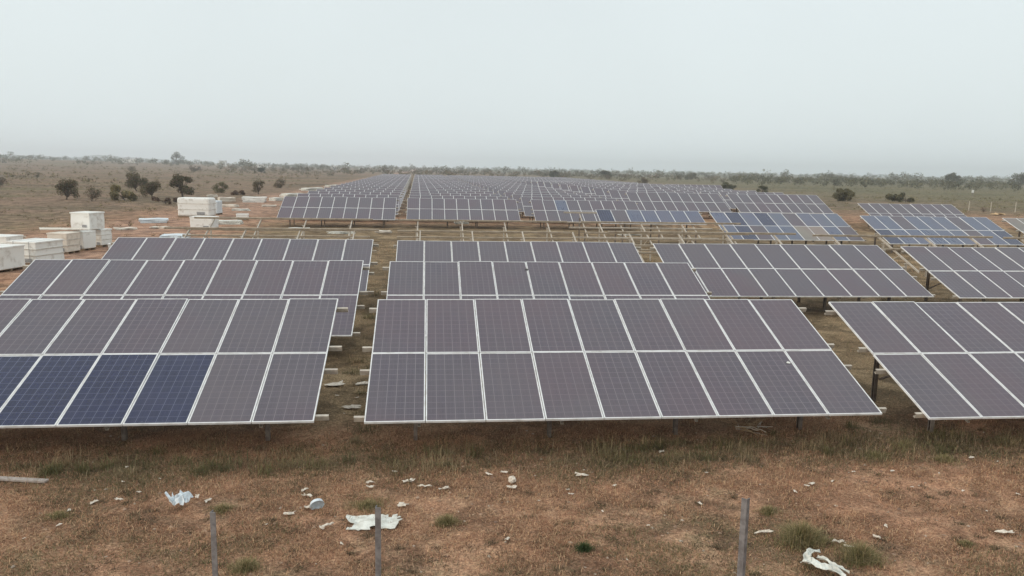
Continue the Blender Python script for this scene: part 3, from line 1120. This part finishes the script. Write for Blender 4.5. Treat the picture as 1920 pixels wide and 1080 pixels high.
scr_g = 'small white scraps strewn over the dry grass'
small_me = [crumple('litter_scrap', 0.11, 0.055, 0.03, 300 + k, M_paper, 4, 4) for k in range(5)]
for k, (u, v) in enumerate(sorted([(130, 957), (175, 943), (223, 938), (260, 925), (237, 880), (70, 850), (230, 905), (395, 938), (370, 935), (390, 942), (1313, 944),
                            (1325, 889), (1425, 912), (1490, 926), (1512, 915), (1523, 912), (1672, 886), (1760, 891), (1805, 923), (1908, 931), (1065, 918),
                            (1070, 927), (1153, 909), (1215, 987), (1600, 886), (1240, 850), (1380, 858), (915, 890), (945, 886), (570, 918), (740, 884),
                            (645, 775), (632, 742), (690, 735), (670, 745), (1820, 865), (1870, 870), (1660, 992), (1815, 990), (500, 985), (952, 1012), (1175, 1055),
                            (45, 1010), (110, 985), (300, 900), (640, 1020), (1010, 940), (1130, 960), (1560, 905), (1710, 915), (1850, 960)])):
    o = scrap(u, v, small_me[k % 5], 'small pale scrap of litter, %s from the left among the small scraps' % ordinal(k), 'litter', scr_g, rz=random.uniform(0, 180), name='litter_scrap')
    s = random.choice((0.35, 0.45, 0.55, 0.7, 0.95))
    o.scale = (s, s, s)

# plank at the left, straw bundle under the table
x, y = ground_at(38, 903)
b = MB()
b.box((-0.42, -0.05, 0), (0.42, 0.05, 0.035))
o = link('plank', b.mesh('plank', [M_plank]), None, (x, y, gz(x, y) + 0.02), (0, R(1), R(-9)))
o.modifiers.new('bevel', 'BEVEL').width = 0.004
tag(o, 'grey wooden plank lying on the ground at the left edge', 'plank')
x, y = ground_at(1398, 808)
t = empty('straw_bundle', (x, y, gz(x, y)), R(10))
tag(t, 'tangled bundle of straw and cord under the middle front table', 'straw bundle')
for k in range(26):
    rr = random.Random(k)
    b = MB()
    p0 = Vector((rr.uniform(-0.28, 0.2), rr.uniform(-0.12, 0.12), rr.uniform(0.0, 0.12)))
    pts = [p0]
    dv = Vector((rr.uniform(0.4, 1), rr.uniform(-0.5, 0.5), rr.uniform(-0.2, 0.3))).normalized()
    for q in range(5):
        dv = (dv + Vector((rr.uniform(-0.4, 0.4), rr.uniform(-0.4, 0.4), rr.uniform(-0.35, 0.25)))).normalized()
        nx_ = pts[-1] + dv * 0.09
        nx_.z = max(nx_.z, 0.01)
        pts.append(nx_)
    b.tube(pts, [0.007] * 6, 5)
    link('straw', b.mesh('straw', [M_straw if k % 3 else M_paper]), t)

# ------------------------------------------------------------------ grass
def blades(px, py, h, w, lean, col, bend=0.5):
    """tapering bent blades, two quads each"""
    n = len(px)
    az = rng.uniform(0, 2 * np.pi, n)
    zz = ground_z(px, py)
    dx, dy = np.cos(az), np.sin(az)
    side = np.stack([-dy * w / 2, dx * w / 2, np.zeros(n)], -1)
    base = np.stack([px, py, zz - 0.008], -1)
    up = np.clip(1.05 - 0.45 * lean, 0.08, 1)
    mid = np.stack([px + dx * lean * h * 0.33, py + dy * lean * h * 0.33, zz + h * up * 0.62], -1)
    tip = np.stack([px + dx * lean * h, py + dy * lean * h, zz + h * up], -1)
    V = np.zeros((n, 2, 4, 3))
    V[:, 0, 0], V[:, 0, 1], V[:, 0, 2], V[:, 0, 3] = base - side, base + side, mid + side * 0.8, mid - side * 0.8
    V[:, 1, 0], V[:, 1, 1], V[:, 1, 2], V[:, 1, 3] = mid - side * 0.8, mid + side * 0.8, tip + side * 0.15, tip - side * 0.15
    return V.reshape(-1, 3), np.repeat(col, 2, 0)


def pick(n, cols, jit=0.2):
    cols = np.array(cols)
    c = cols[rng.integers(0, len(cols), n)]
    return c * rng.uniform(1 - jit, 1 + jit, (n, 1))


DRY = [(0.517, 0.325, 0.188), (0.437, 0.249, 0.147), (0.310, 0.165, 0.101), (0.574, 0.383, 0.231), (0.218, 0.119, 0.073), (0.414, 0.222, 0.134)]
HERB = [(0.15, 0.13, 0.06), (0.11, 0.10, 0.045), (0.21, 0.17, 0.09), (0.27, 0.205, 0.12)]
GREEN = [(0.189, 0.176, 0.075), (0.135, 0.124, 0.055), (0.284, 0.227, 0.111), (0.405, 0.299, 0.169)]


def patch_noise(x, y, s, k):
    return (np.sin(x * s + 1.7 * np.sin(y * s * 0.7 + k)) * np.sin(y * s * 1.3 + 1.1 * np.sin(x * s * 0.9 + 2 * k)) + 1) / 2


VV, CC = [], []
# short dry turf in front of the tables
n = 480000
px = rng.uniform(-9, 14, n)
py = rng.uniform(7.2, 14.0, n)
cover = 0.6 * patch_noise(px, py, 1.7, 0.6) + 0.4 * patch_noise(px + 3, py * 1.2, 4.1, 1.9)
keep = (np.abs(px - 0.11 * py) < py * 0.74 + 1) & (rng.random(n) < 0.06 + 1.1 * np.clip(cover * 2.0 - 0.5, 0, 1))
px, py = px[keep], py[keep]
n = len(px)
c = pick(n, DRY, 0.35)
hm = patch_noise(px, py, 0.9, 2.2) * rng.random(n) > 0.47
c[hm] = pick(int(hm.sum()), HERB, 0.25)
v_, c_ = blades(px, py, rng.uniform(0.015, 0.075, n) * np.where(hm, 1.3, 1), rng.uniform(0.004, 0.009, n), rng.uniform(0.3, 2.4, n), c)
VV.append(v_); CC.append(c_)
# flattened straw
n = 70000
px, py = rng.uniform(-9, 14, n), rng.uniform(7.2, 12.6, n)
keep = rng.random(n) < 0.1 + 0.9 * patch_noise(px, py, 1.3, 5.5) ** 2
px, py = px[keep], py[keep]
n = len(px)
v_, c_ = blades(px, py, rng.uniform(0.02, 0.05, n), rng.uniform(0.0025, 0.005, n), rng.uniform(2.0, 4.5, n), pick(n, [(0.574, 0.383, 0.249), (0.505, 0.300, 0.199), (0.414, 0.227, 0.157), (0.643, 0.445, 0.285)], 0.25))
VV.append(v_); CC.append(c_)
# taller weeds along and under the front edge of the tables
n = 120000
px = rng.uniform(-11, 19, n)
py = 12.25 + rng.normal(0.0, 0.55, n)
dens = (0.55 * patch_noise(px, py, 0.8, 1.1) + 0.45 * patch_noise(px, py, 2.9, 0.3)) ** 2.2 * 1.3 + 0.06
keep = (rng.random(n) < dens)
px, py = px[keep], py[keep]
n = len(px)
v_, c_ = blades(px, py, rng.uniform(0.03, 0.19, n) * (0.25 + 0.75 * patch_noise(px, py, 1.6, 3.3)), rng.uniform(0.004, 0.010, n), rng.uniform(0.3, 2.1, n), pick(n, HERB + HERB[:2] + [(0.10, 0.085, 0.04), (0.085, 0.07, 0.035), (0.07, 0.055, 0.03), (0.2, 0.14, 0.09), (0.30, 0.22, 0.14), (0.28, 0.18, 0.12), (0.36, 0.26, 0.17)], 0.35))
VV.append(v_); CC.append(c_)
# weeds between and under the other rows
n = 150000
px = rng.uniform(-16, 32, n)
py = 13.5 + 36 * rng.random(n) ** 1.2
keep = rng.random(n) < 0.15 + 0.85 * patch_noise(px, py, 0.75, 4.0)
px, py = px[keep], py[keep]
n = len(px)
sc = 1 + (py - 13) / 26
v_, c_ = blades(px, py, rng.uniform(0.03, 0.14, n) * (0.7 + 0.3 * sc), rng.uniform(0.003, 0.007, n) * sc, rng.uniform(0.2, 1.8, n), pick(n, HERB + DRY[:4] + [(0.30, 0.23, 0.13)], 0.3))
VV.append(v_); CC.append(c_)
# dark dead clumps dotted over the turf
k = 1500
cx_, cy_ = rng.uniform(-9, 14, k), 7.3 + 6.0 * rng.random(k)
ok = patch_noise(cx_, cy_, 1.1, 2.9) > 0.38
cx_, cy_ = cx_[ok], cy_[ok]
who = rng.integers(0, len(cx_), 46000)
sp_ = rng.uniform(0.02, 0.10, len(cx_))[who]
px, py = cx_[who] + rng.normal(0, 1, len(who)) * sp_ * 1.4, cy_[who] + rng.normal(0, 1, len(who)) * sp_
n = len(px)
v_, c_ = blades(px, py, rng.uniform(0.015, 0.07, n), rng.uniform(0.004, 0.009, n), rng.uniform(0.3, 2.2, n),
                pick(n, [(0.10, 0.07, 0.045), (0.13, 0.095, 0.055), (0.15, 0.125, 0.065), (0.075, 0.05, 0.035)], 0.3))
VV.append(v_); CC.append(c_)
# ragged taller weeds along the low edges of the tables and in the aisles
k = 210
cx_ = rng.uniform(-9.5, 17, k)
cy_ = 12.1 + np.abs(rng.normal(0, 0.55, k)) - 0.35
q_ = rng.random(k) < 0.4
ai = rng.integers(0, 3, k)
cx_ = np.where(q_, np.choose(ai, [-1.5, 8.4, 18.2]) + rng.normal(0, 0.35, k), cx_)
cy_ = np.where(q_, rng.uniform(13, 31, k), cy_)
who = rng.integers(0, k, 24000)
rad_ = rng.uniform(0.05, 0.22, k)[who]
hgt_ = rng.uniform(0.08, 0.30, k)[who]
px, py = cx_[who] + rng.normal(0, 1, len(who)) * rad_, cy_[who] + rng.normal(0, 1, len(who)) * rad_ * 0.8
n = len(px)
cc_ = pick(k, HERB + HERB + [(0.30, 0.22, 0.13), (0.22, 0.15, 0.09), (0.11, 0.10, 0.05)], 0.2)[who] * rng.uniform(0.7, 1.35, (n, 1))
v_, c_ = blades(px, py, hgt_ * rng.uniform(0.3, 1.15, n), rng.uniform(0.004, 0.009, n), rng.uniform(0.1, 1.5, n), cc_)
VV.append(v_); CC.append(c_)
# tall dry stalks standing out of the weeds
n = 800
px = rng.uniform(-10, 18, n)
py = 12.0 + rng.normal(0.0, 0.7, n)
v_, c_ = blades(px, py, rng.uniform(0.12, 0.34, n), rng.uniform(0.003, 0.005, n), rng.uniform(0.05, 0.5, n), pick(n, [(0.45, 0.36, 0.22), (0.36, 0.27, 0.17)], 0.3))
VV.append(v_); CC.append(c_)
gr = link('dry_grass', array_mesh('dry_grass', np.concatenate(VV), 4, M_grass, np.concatenate(CC)))
tag(gr, 'short dry brown grass and weeds over the red soil', None, kind='stuff')

# clods and small stones on the open soil
ico = np.array([(0, 0, 1), (0.9, 0, 0.2), (0.25, 0.85, 0.15), (-0.75, 0.5, 0.2), (-0.7, -0.55, 0.15), (0.3, -0.85, 0.2), (0, 0, -0.4)])
tri = np.array([(0, 1, 2), (0, 2, 3), (0, 3, 4), (0, 4, 5), (0, 5, 1), (6, 2, 1), (6, 3, 2), (6, 4, 3), (6, 5, 4), (6, 1, 5)])
n = 5200
px, py = rng.uniform(-9, 14, n), 7.2 + 6.5 * rng.random(n)
keep = rng.random(n) < 0.15 + 0.85 * (1 - patch_noise(px, py, 1.7, 0.6))
px, py = px[keep], py[keep]
n = len(px)
sz = 0.008 + 0.03 * rng.random(n) ** 4
sh = ico[None] * rng.uniform(0.6, 1.3, (n, 7, 3)) * sz[:, None, None]
an = rng.uniform(0, 6.28, n)
rx_ = sh[..., 0] * np.cos(an)[:, None] - sh[..., 1] * np.sin(an)[:, None]
ry_ = sh[..., 0] * np.sin(an)[:, None] + sh[..., 1] * np.cos(an)[:, None]
W_ = np.stack([rx_ + px[:, None], ry_ + py[:, None], sh[..., 2] * 0.7 + ground_z(px, py)[:, None]], -1)
cl_ = np.repeat(pick(n, [(0.30, 0.19, 0.13), (0.40, 0.27, 0.19), (0.20, 0.13, 0.095), (0.46, 0.37, 0.29)], 0.25), 10, 0)
o = link('soil_clods', array_mesh('soil_clods', W_[:, tri].reshape(-1, 3), 3, M_grass, cl_))
tag(o, 'clods and small stones on the open soil', None, kind='stuff')


def tuft(u, v, r, h, n, label, cols=GREEN, spread=0.9, name='grass_tuft'):
    x, y = ground_at(u, v, 0)
    a = rng.uniform(0, 2 * np.pi, n)
    rr = r * np.abs(rng.normal(0, 0.5, n)) * (1 + 0.3 * np.sin(3 * a + u) + 0.2 * np.sin(7 * a + v))
    px, py = x + rr * np.cos(a), y + rr * np.sin(a) * 0.8
    hh = h * rng.uniform(0.25, 1.05, n) * np.clip(1.1 - 0.55 * rr / r, 0.2, 1.2)
    V_, c_ = blades(px, py, hh, rng.uniform(0.003, 0.007, n), rng.uniform(0.1, spread + 0.5, n), pick(n, cols, 0.3))
    V_ = V_ - np.array([x, y, gz(x, y)])
    o = link(name, array_mesh(name, V_, 4, M_grass, c_), None, (x, y, gz(x, y)))
    tag(o, label, 'grass tuft', 'green grass tufts in the foreground')


tuft(1505, 1016, 0.40, 0.30, 3400, 'biggest green grass tuft, above the torn white cloth')
tuft(1612, 1052, 0.32, 0.26, 2200, 'green grass tuft right of the torn white cloth')
tuft(1095, 1034, 0.13, 0.13, 700, 'small dark green grass tuft alone on the brown turf', [(0.05, 0.075, 0.028), (0.07, 0.09, 0.035)])
tuft(838, 978, 0.22, 0.15, 1200, 'green grass tuft right of the torn white sheet')
tuft(690, 945, 0.40, 0.11, 1800, 'spreading green herb patch behind the torn white sheet')
tuft(460, 1068, 0.25, 0.15, 1100, 'grass tuft at the bottom edge right of the leftmost fence post')
tuft(415, 958, 0.22, 0.12, 800, 'grass tuft behind the top of the leftmost fence post')
tuft(110, 968, 0.28, 0.10, 800, 'low green herb patch at lower left')
tuft(1440, 962, 0.18, 0.14, 700, 'small grass tuft right of the thickest fence post')
tuft(1770, 868, 0.30, 0.14, 900, 'green weed patch below the right-hand front table')
tuft(1810, 1025, 0.13, 0.08, 800, 'tiny green tuft at lower right')
tuft(1640, 860, 0.5, 0.12, 1300, 'spreading weeds below the gap between middle and right front tables')

# ------------------------------------------------------------------ trees and shrubs
def leaf_cloud(centres, radii, n, size, cols, flat=0.8):
    """leaf-sized quads spread through several lobes; returns verts and colours"""
    centres, radii = np.array(centres, float), np.array(radii, float)
    k = rng.choice(len(centres), n, p=radii ** 2 / (radii ** 2).sum())
    d = rng.normal(size=(n, 3))
    d /= np.linalg.norm(d, axis=1, keepdims=True)
    rad = radii[k] * (rng.random(n) ** 0.45 + np.abs(rng.normal(0, 0.12, n)))
    p = centres[k] + d * rad[:, None] * np.array([1, 1, flat])
    u = rng.normal(size=(n, 3))
    u /= np.linalg.norm(u, axis=1, keepdims=True)
    w = np.cross(u, rng.normal(size=(n, 3)))
    w /= np.linalg.norm(w, axis=1, keepdims=True)
    s = size * rng.uniform(0.5, 1.3, (n, 1))
    V_ = np.stack([p - u * s, p + w * s * 0.55, p + u * s, p - w * s * 0.55], 1).reshape(-1, 3)
    lobe = rng.uniform(0.8, 1.2, len(centres))[k][:, None]
    c = pick(n, cols, 0.3) * lobe
    return V_, c


LEAF_DARK = [(0.062, 0.069, 0.033), (0.081, 0.081, 0.04), (0.106, 0.094, 0.05)]
LEAF_OLIVE = [(0.135, 0.121, 0.061), (0.115, 0.108, 0.054), (0.176, 0.149, 0.081)]
LEAF_PALE = [(0.28, 0.231, 0.119), (0.238, 0.196, 0.112), (0.21, 0.182, 0.098)]
TWIG = [(0.18, 0.12, 0.09), (0.15, 0.105, 0.075), (0.225, 0.15, 0.112)]


def tree(x, y, h, w, label, cols, name='shrub', cat='shrub', group=None, n=900, trunk=0.04, lobes=13, leaf=None, bare=False):
    z = gz(x, y)
    t = empty(name, (x, y, z))
    tag(t, label, cat, group)
    rr = random.Random(int(abs(x * 7) + y * 13))
    cents, rads = [], []
    for k in range(lobes):
        a = rr.uniform(0, 6.28)
        q = rr.random() ** 0.6
        zc = h * (trunk + (1 - trunk) * rr.uniform(0.08, 0.8))
        e = 1.15 - 0.75 * max(zc / h - 0.3, 0)
        cents.append((q * w * 0.36 * e * math.cos(a), q * w * 0.36 * e * math.sin(a), zc))
        rads.append(rr.uniform(0.10, 0.25) * min(w, h * 1.2))
    b = MB()
    r0 = 0.025 * h + 0.03
    fork = Vector((rr.uniform(-0.05, 0.05) * w, rr.uniform(-0.05, 0.05) * w, h * max(trunk, 0.12)))
    b.tube([(0, 0, -0.2), (fork.x * 0.4, fork.y * 0.4, fork.z * 0.5), tuple(fork)], [r0 * 1.3, r0, r0 * 0.8], 6)
    for cc in cents:
        c_ = Vector(cc)
        mid = fork.lerp(c_, 0.5) + Vector((rr.uniform(-0.06, 0.06) * w, rr.uniform(-0.06, 0.06) * w, 0.05 * h))
        b.tube([tuple(fork), tuple(mid), tuple(c_)], [r0 * 0.6, r0 * 0.36, r0 * 0.15], 5)
    link('trunk', b.mesh('trunk', [M_bark], True), t)
    V_, c_ = leaf_cloud(cents, rads, int(n * 3), leaf or 0.026 * max(w, h), cols)
    V_[:, 2] = np.maximum(V_[:, 2], 0.02)
    link('crown', array_mesh('crown', V_, 4, M_leaf, c_), t)
    return t


def shrub(u, v, hpx, wpx, label, cols, **kw):
    x, y = ground_at(u, v, 0)
    d = math.hypot(x, y)
    return tree(x, y, 0.9 * hpx * d / FPX, wpx * d / FPX, label, cols, **kw)


lg, rg = 'shrubs on the dry plain at left', 'shrubs around the right side of the array'
shrub(125, 377, 37, 40, 'dark round shrub on the plain at left, nearest to the crate pile', LEAF_DARK + LEAF_OLIVE + TWIG, group=lg, trunk=0.08, n=1300)
shrub(172, 380, 30, 34, 'small twiggy shrub on two stems right of the dark round shrub', TWIG + LEAF_DARK, group=lg, n=420)
shrub(235, 379, 30, 74, 'broad pale olive bush in front of the dark shrub cluster', LEAF_PALE, group=lg, trunk=0.02, n=1500, lobes=9)
shrub(257, 360, 38, 46, 'back shrub of the dark cluster left of the wrapped box', LEAF_DARK + LEAF_OLIVE + TWIG, group=lg, n=1200)
shrub(285, 374, 36, 40, 'front shrub of the dark cluster left of the wrapped box', LEAF_DARK + LEAF_OLIVE + TWIG, group=lg, trunk=0.1, n=1300)
shrub(343, 374, 54, 38, 'tall dark tree right behind the wrapped box', LEAF_DARK + LEAF_OLIVE + TWIG, group=lg, n=1500, name='tree', cat='tree', trunk=0.2)
shrub(310, 384, 16, 60, 'low twiggy brush between the dark cluster and the tall dark tree', TWIG, group=lg, trunk=0.02, n=700, lobes=9)
shrub(415, 363, 22, 30, 'low olive shrub left of the red bare soil', LEAF_OLIVE, group=lg, trunk=0.05, n=800)
shrub(484, 365, 30, 26, 'dark shrub at the right end of the dry brush', LEAF_DARK + LEAF_OLIVE + TWIG, group=lg, trunk=0.15, n=900)
shrub(452, 367, 12, 46, 'flat dead brush left of the dark shrub', TWIG, group=lg, trunk=0.02, n=600, lobes=8)
shrub(525, 352, 20, 30, 'faint brown bush nearest to the far left array edge', TWIG + LEAF_OLIVE, group=lg, trunk=0.05, n=600)
shrub(333, 312, 26, 24, 'lone far tree standing above the plain at left', LEAF_DARK, group=lg, name='tree', cat='tree', n=900)
shrub(247, 324, 14, 16, 'small dark shrub on the far plain, left of the lone far tree', LEAF_DARK + LEAF_OLIVE + TWIG, group=lg, n=500)
shrub(366, 322, 13, 22, 'small dark shrub on the far plain, right of the lone far tree', TWIG + LEAF_DARK, group=lg, n=500)
shrub(-2, 350, 28, 22, 'shrub cut off by the left edge of the picture', TWIG + LEAF_DARK, group=lg, n=700)
shrub(70, 334, 13, 12, 'tiny dark shrub on the far left plain', LEAF_DARK, group=lg, n=350)
shrub(490, 324, 12, 30, 'low dark bush on the far plain behind the array corner', LEAF_DARK, group=lg, n=500)
shrub(1036, 334, 17, 32, 'dark round bush behind the back edge of the array, left one of two', LEAF_DARK, group=rg, trunk=0.03, n=1000)
shrub(1136, 336, 18, 28, 'dark round bush behind the back edge of the array, right one of two', LEAF_DARK, group=rg, trunk=0.05, n=1000)
shrub(1206, 347, 17, 26, 'brown bush at the back right corner of the array', TWIG + LEAF_OLIVE, group=rg, trunk=0.05, n=800)
shrub(1296, 338, 16, 26, 'bluish green bush beyond the pale bare patch', LEAF_OLIVE, group=rg, n=800)
shrub(1366, 362, 21, 34, 'dark round bush right at the stepped right edge of the array', LEAF_DARK, group=rg, trunk=0.03, n=1200)
shrub(1430, 363, 17, 24, 'smaller dark bush right of the one at the stepped array edge', LEAF_DARK, group=rg, trunk=0.05, n=900)
shrub(1585, 384, 26, 46, 'large olive bush behind the path between two right-hand tables', LEAF_OLIVE, group=rg, trunk=0.03, n=1500)
shrub(1696, 386, 19, 76, 'wide flat olive bush behind the last right-hand table', LEAF_OLIVE + LEAF_DARK, group=rg, trunk=0.03, n=1600, lobes=11)
shrub(1790, 348, 24, 34, 'dark far tree near the right edge above the olive field', LEAF_DARK, group=rg, name='tree', cat='tree', n=1000)
shrub(1914, 352, 26, 30, 'dark tree cut off by the right edge of the picture', LEAF_DARK, group=rg, name='tree', cat='tree', n=1000)
shrub(1843, 407, 12, 12, 'tiny dark shrub on red soil at far right', TWIG, group=rg, n=300)


def scatter_mass(name, label, pts, cols, n_leaf, mat=M_leaf):
    """a wood or scrub that reads as one mass: lobed crowns of leaf-sized faces"""
    VV, CC = [], []
    for (x, y, h, w) in pts:
        k = rng.integers(4, 8)
        a = rng.uniform(0, 6.28, k)
        q = rng.random(k) * 0.34 * w
        zc = h * rng.uniform(0.18, 0.72, k)
        cents = np.stack([q * np.cos(a), q * np.sin(a), zc], -1)
        rads = rng.uniform(0.2, 0.34, k) * min(w, h * 1.1)
        V_, c_ = leaf_cloud(cents, rads, n_leaf, 0.062 * math.sqrt(w * h), cols)
        V_[:, 2] = np.maximum(V_[:, 2], 0.0)
        VV.append(V_ + np.array([x, y, gz(x, y)]))
        CC.append(c_ * rng.uniform(0.75, 1.25))
    o = link(name, array_mesh(name, np.concatenate(VV), 4, mat, np.concatenate(CC)))
    tag(o, label, None, kind='stuff')


def fan(n, d0, d1, a0, a1, power=1.0):
    a = np.radians(rng.uniform(a0, a1, n))
    d = d0 + (d1 - d0) * rng.random(n) ** power
    return d * np.sin(a), d * np.cos(a)


# far belt of trees along the horizon
x, y = fan(2700, 620, 1750, -48, 60, 0.9)
pts = [(a, b_, h, h * rng.uniform(1.0, 2.2)) for a, b_, h in zip(x, y, np.clip(rng.normal(5.0, 1.7, len(x)), 2.0, 12))]
scatter_mass('far_woodland', 'hazy belt of trees along the horizon', pts, LEAF_DARK + LEAF_OLIVE, 90)
# thicker low thorn scrub at the right middle distance
x, y = fan(700, 300, 640, 22, 52, 0.8)
pts = [(a, b_, h, h * rng.uniform(1.4, 3.0)) for a, b_, h in zip(x, y, np.clip(rng.normal(2.9, 0.9, len(x)), 1.2, 5.5))]
scatter_mass('thorn_scrub', 'dark olive thorn scrub in the middle distance at right', pts, LEAF_DARK + LEAF_OLIVE, 100)
x, y = fan(420, 330, 640, -14, 22, 0.7)
pts = [(a, b_, h, h * rng.uniform(1.4, 3.0)) for a, b_, h in zip(x, y, np.clip(rng.normal(2.5, 0.9, len(x)), 1.0, 5))]
scatter_mass('back_scrub', 'scattered scrub behind the back edge of the array', pts, LEAF_DARK + LEAF_OLIVE + TWIG, 100)
# leafless brown brush over the left plain
x, y = fan(1500, 140, 620, -50, -7, 0.8)
pts = [(a, b_, h, h * rng.uniform(2.0, 5.0)) for a, b_, h in zip(x, y, np.clip(rng.normal(0.6, 0.4, len(x)), 0.2, 2.0))]
scatter_mass('brown_brush', 'leafless brown brush over the plain at left', pts, TWIG + LEAF_OLIVE + LEAF_PALE + LEAF_PALE, 70)
x, y = fan(1700, 50, 210, -48, -17, 0.8)
pts = [(a, b_, h, h * rng.uniform(2.0, 4.5)) for a, b_, h in zip(x, y, np.clip(rng.normal(0.24, 0.13, len(x)), 0.08, 0.6))]
scatter_mass('low_weeds', 'low dry weeds over the near left plain', pts, TWIG + LEAF_PALE + LEAF_PALE + LEAF_OLIVE, 46)
x, y = fan(1900, 95, 360, 24, 50, 0.8)
pts = [(a, b_, h, h * rng.uniform(2.0, 5.0)) for a, b_, h in zip(x, y, np.clip(rng.normal(0.36, 0.2, len(x)), 0.12, 1.0))]
scatter_mass('olive_weeds', 'low olive weeds over the right-hand field', pts, LEAF_OLIVE + LEAF_PALE, 46)

# ------------------------------------------------------------------ far buildings and stakes
def hut(u, v, w, d, h, rz, label, roof=M_tin, wall=M_lime):
    x, y = ground_at(u, v, 0)
    dist = math.hypot(x, y)
    if y < 0 or dist > 900:
        k = 850 / math.hypot((u - 960), FPX)
        dv = ((u - 960) / FPX * CR + _f)
        x, y = dv.x * 850, dv.y * 850
    t = empty('far_house', (x, y, gz(x, y)), R(rz))
    tag(t, label, 'house', 'small far houses')
    b = MB()
    b.box((-w / 2, -d / 2, -0.3), (w / 2, d / 2, h))
    link('wall', b.mesh('wall', [wall]), t)
    b = MB()
    e = 0.4
    rz_ = h + w * 0.12
    for s in (-1, 1):
        b.face([(-w / 2 - e, s * (d / 2 + e), h), (w / 2 + e, s * (d / 2 + e), h), (w / 2 + e, 0, rz_), (-w / 2 - e, 0, rz_)][::s])
        b.face([(s * (w / 2 + e), -d / 2 - e, h), (s * (w / 2 + e), d / 2 + e, h), (s * (w / 2 + e), 0, rz_)][::s])
    b.face([(-w / 2 - e, d / 2 + e, h), (w / 2 + e, d / 2 + e, h), (w / 2 + e, -d / 2 - e, h), (-w / 2 - e, -d / 2 - e, h)])
    link('roof', b.mesh('roof', [roof]), t)
    for xx in (-w * 0.3, w * 0.28):
        b = MB()
        b.box((xx - 0.5, -d / 2 - 0.05, h * 0.4), (xx + 0.5, -d / 2 - 0.004, h * 0.75))
        link('window', b.mesh('window', [M_dark]), t)
    b = MB()
    b.box((-0.5, -d / 2 - 0.05, 0), (0.5, -d / 2 - 0.004, 2.0))
    link('door', b.mesh('door', [M_dark]), t)


hut(628, 319, 3.2, 3, 4.2, 5, 'small bright white hut left of the far end of the array', M_lime)
hut(681, 317, 6, 4, 2.6, 5, 'low white hut just right of the bright white hut')
hut(257, 305, 16, 6, 4.0, -12, 'long pale house low on the far left plain')
hut(427, 303, 7, 5, 5.5, 0, 'pale house among the far trees at left')
hut(500, 305, 10, 5, 3.4, 0, 'pale low house in the far tree belt left of the array')


def stake(u, v, h, label, mat=M_galv, head=False):
    x, y = ground_at(u, v, 0)
    b = MB()
    b.bar((0, 0, -0.2), (random.uniform(-0.03, 0.03), 0, h), 0.07, 0.07, up=(0, 1, 0))
    t = empty('marker_stake', (x, y, gz(x, y)))
    tag(t, label, 'stake', 'thin pale stakes')
    link('pole', b.mesh('pole', [mat]), t)
    if head:
        b = MB()
        b.box((-0.3, -0.04, h), (0.3, 0.04, h + 0.75))
        link('board', b.mesh('board', [M_lime]), t)


stake(1815, 404, 1.2, 'thin pale stake on red soil at right, left one of three')
stake(1856, 407, 1.3, 'thin pale stake on red soil at right, middle one of three')
stake(1902, 407, 1.3, 'thin pale stake on red soil at right, nearest the picture edge')
stake(1823, 368, 0.9, 'stake with a small white board in the olive field', M_leg, True)

# ------------------------------------------------------------------ haze
b = MB()
b.box((-5950, -5950, -6), (5950, 5950, 72))
hz = NT('dusty_haze')
hz.n.remove(hz.b)
pv = hz.new('ShaderNodeVolumePrincipled')
pv.inputs['Color'].default_value = (0.90, 0.95, 1.0, 1)
pv.inputs['Density'].default_value = 0.00042
pv.inputs['Anisotropy'].default_value = 0.2
hz.l.new(pv.outputs[0], hz.n['Material Output'].inputs['Volume'])
h = link('haze', b.mesh('haze', [hz.m]))
tag(h, 'pale dusty haze in the air', None, kind='stuff')
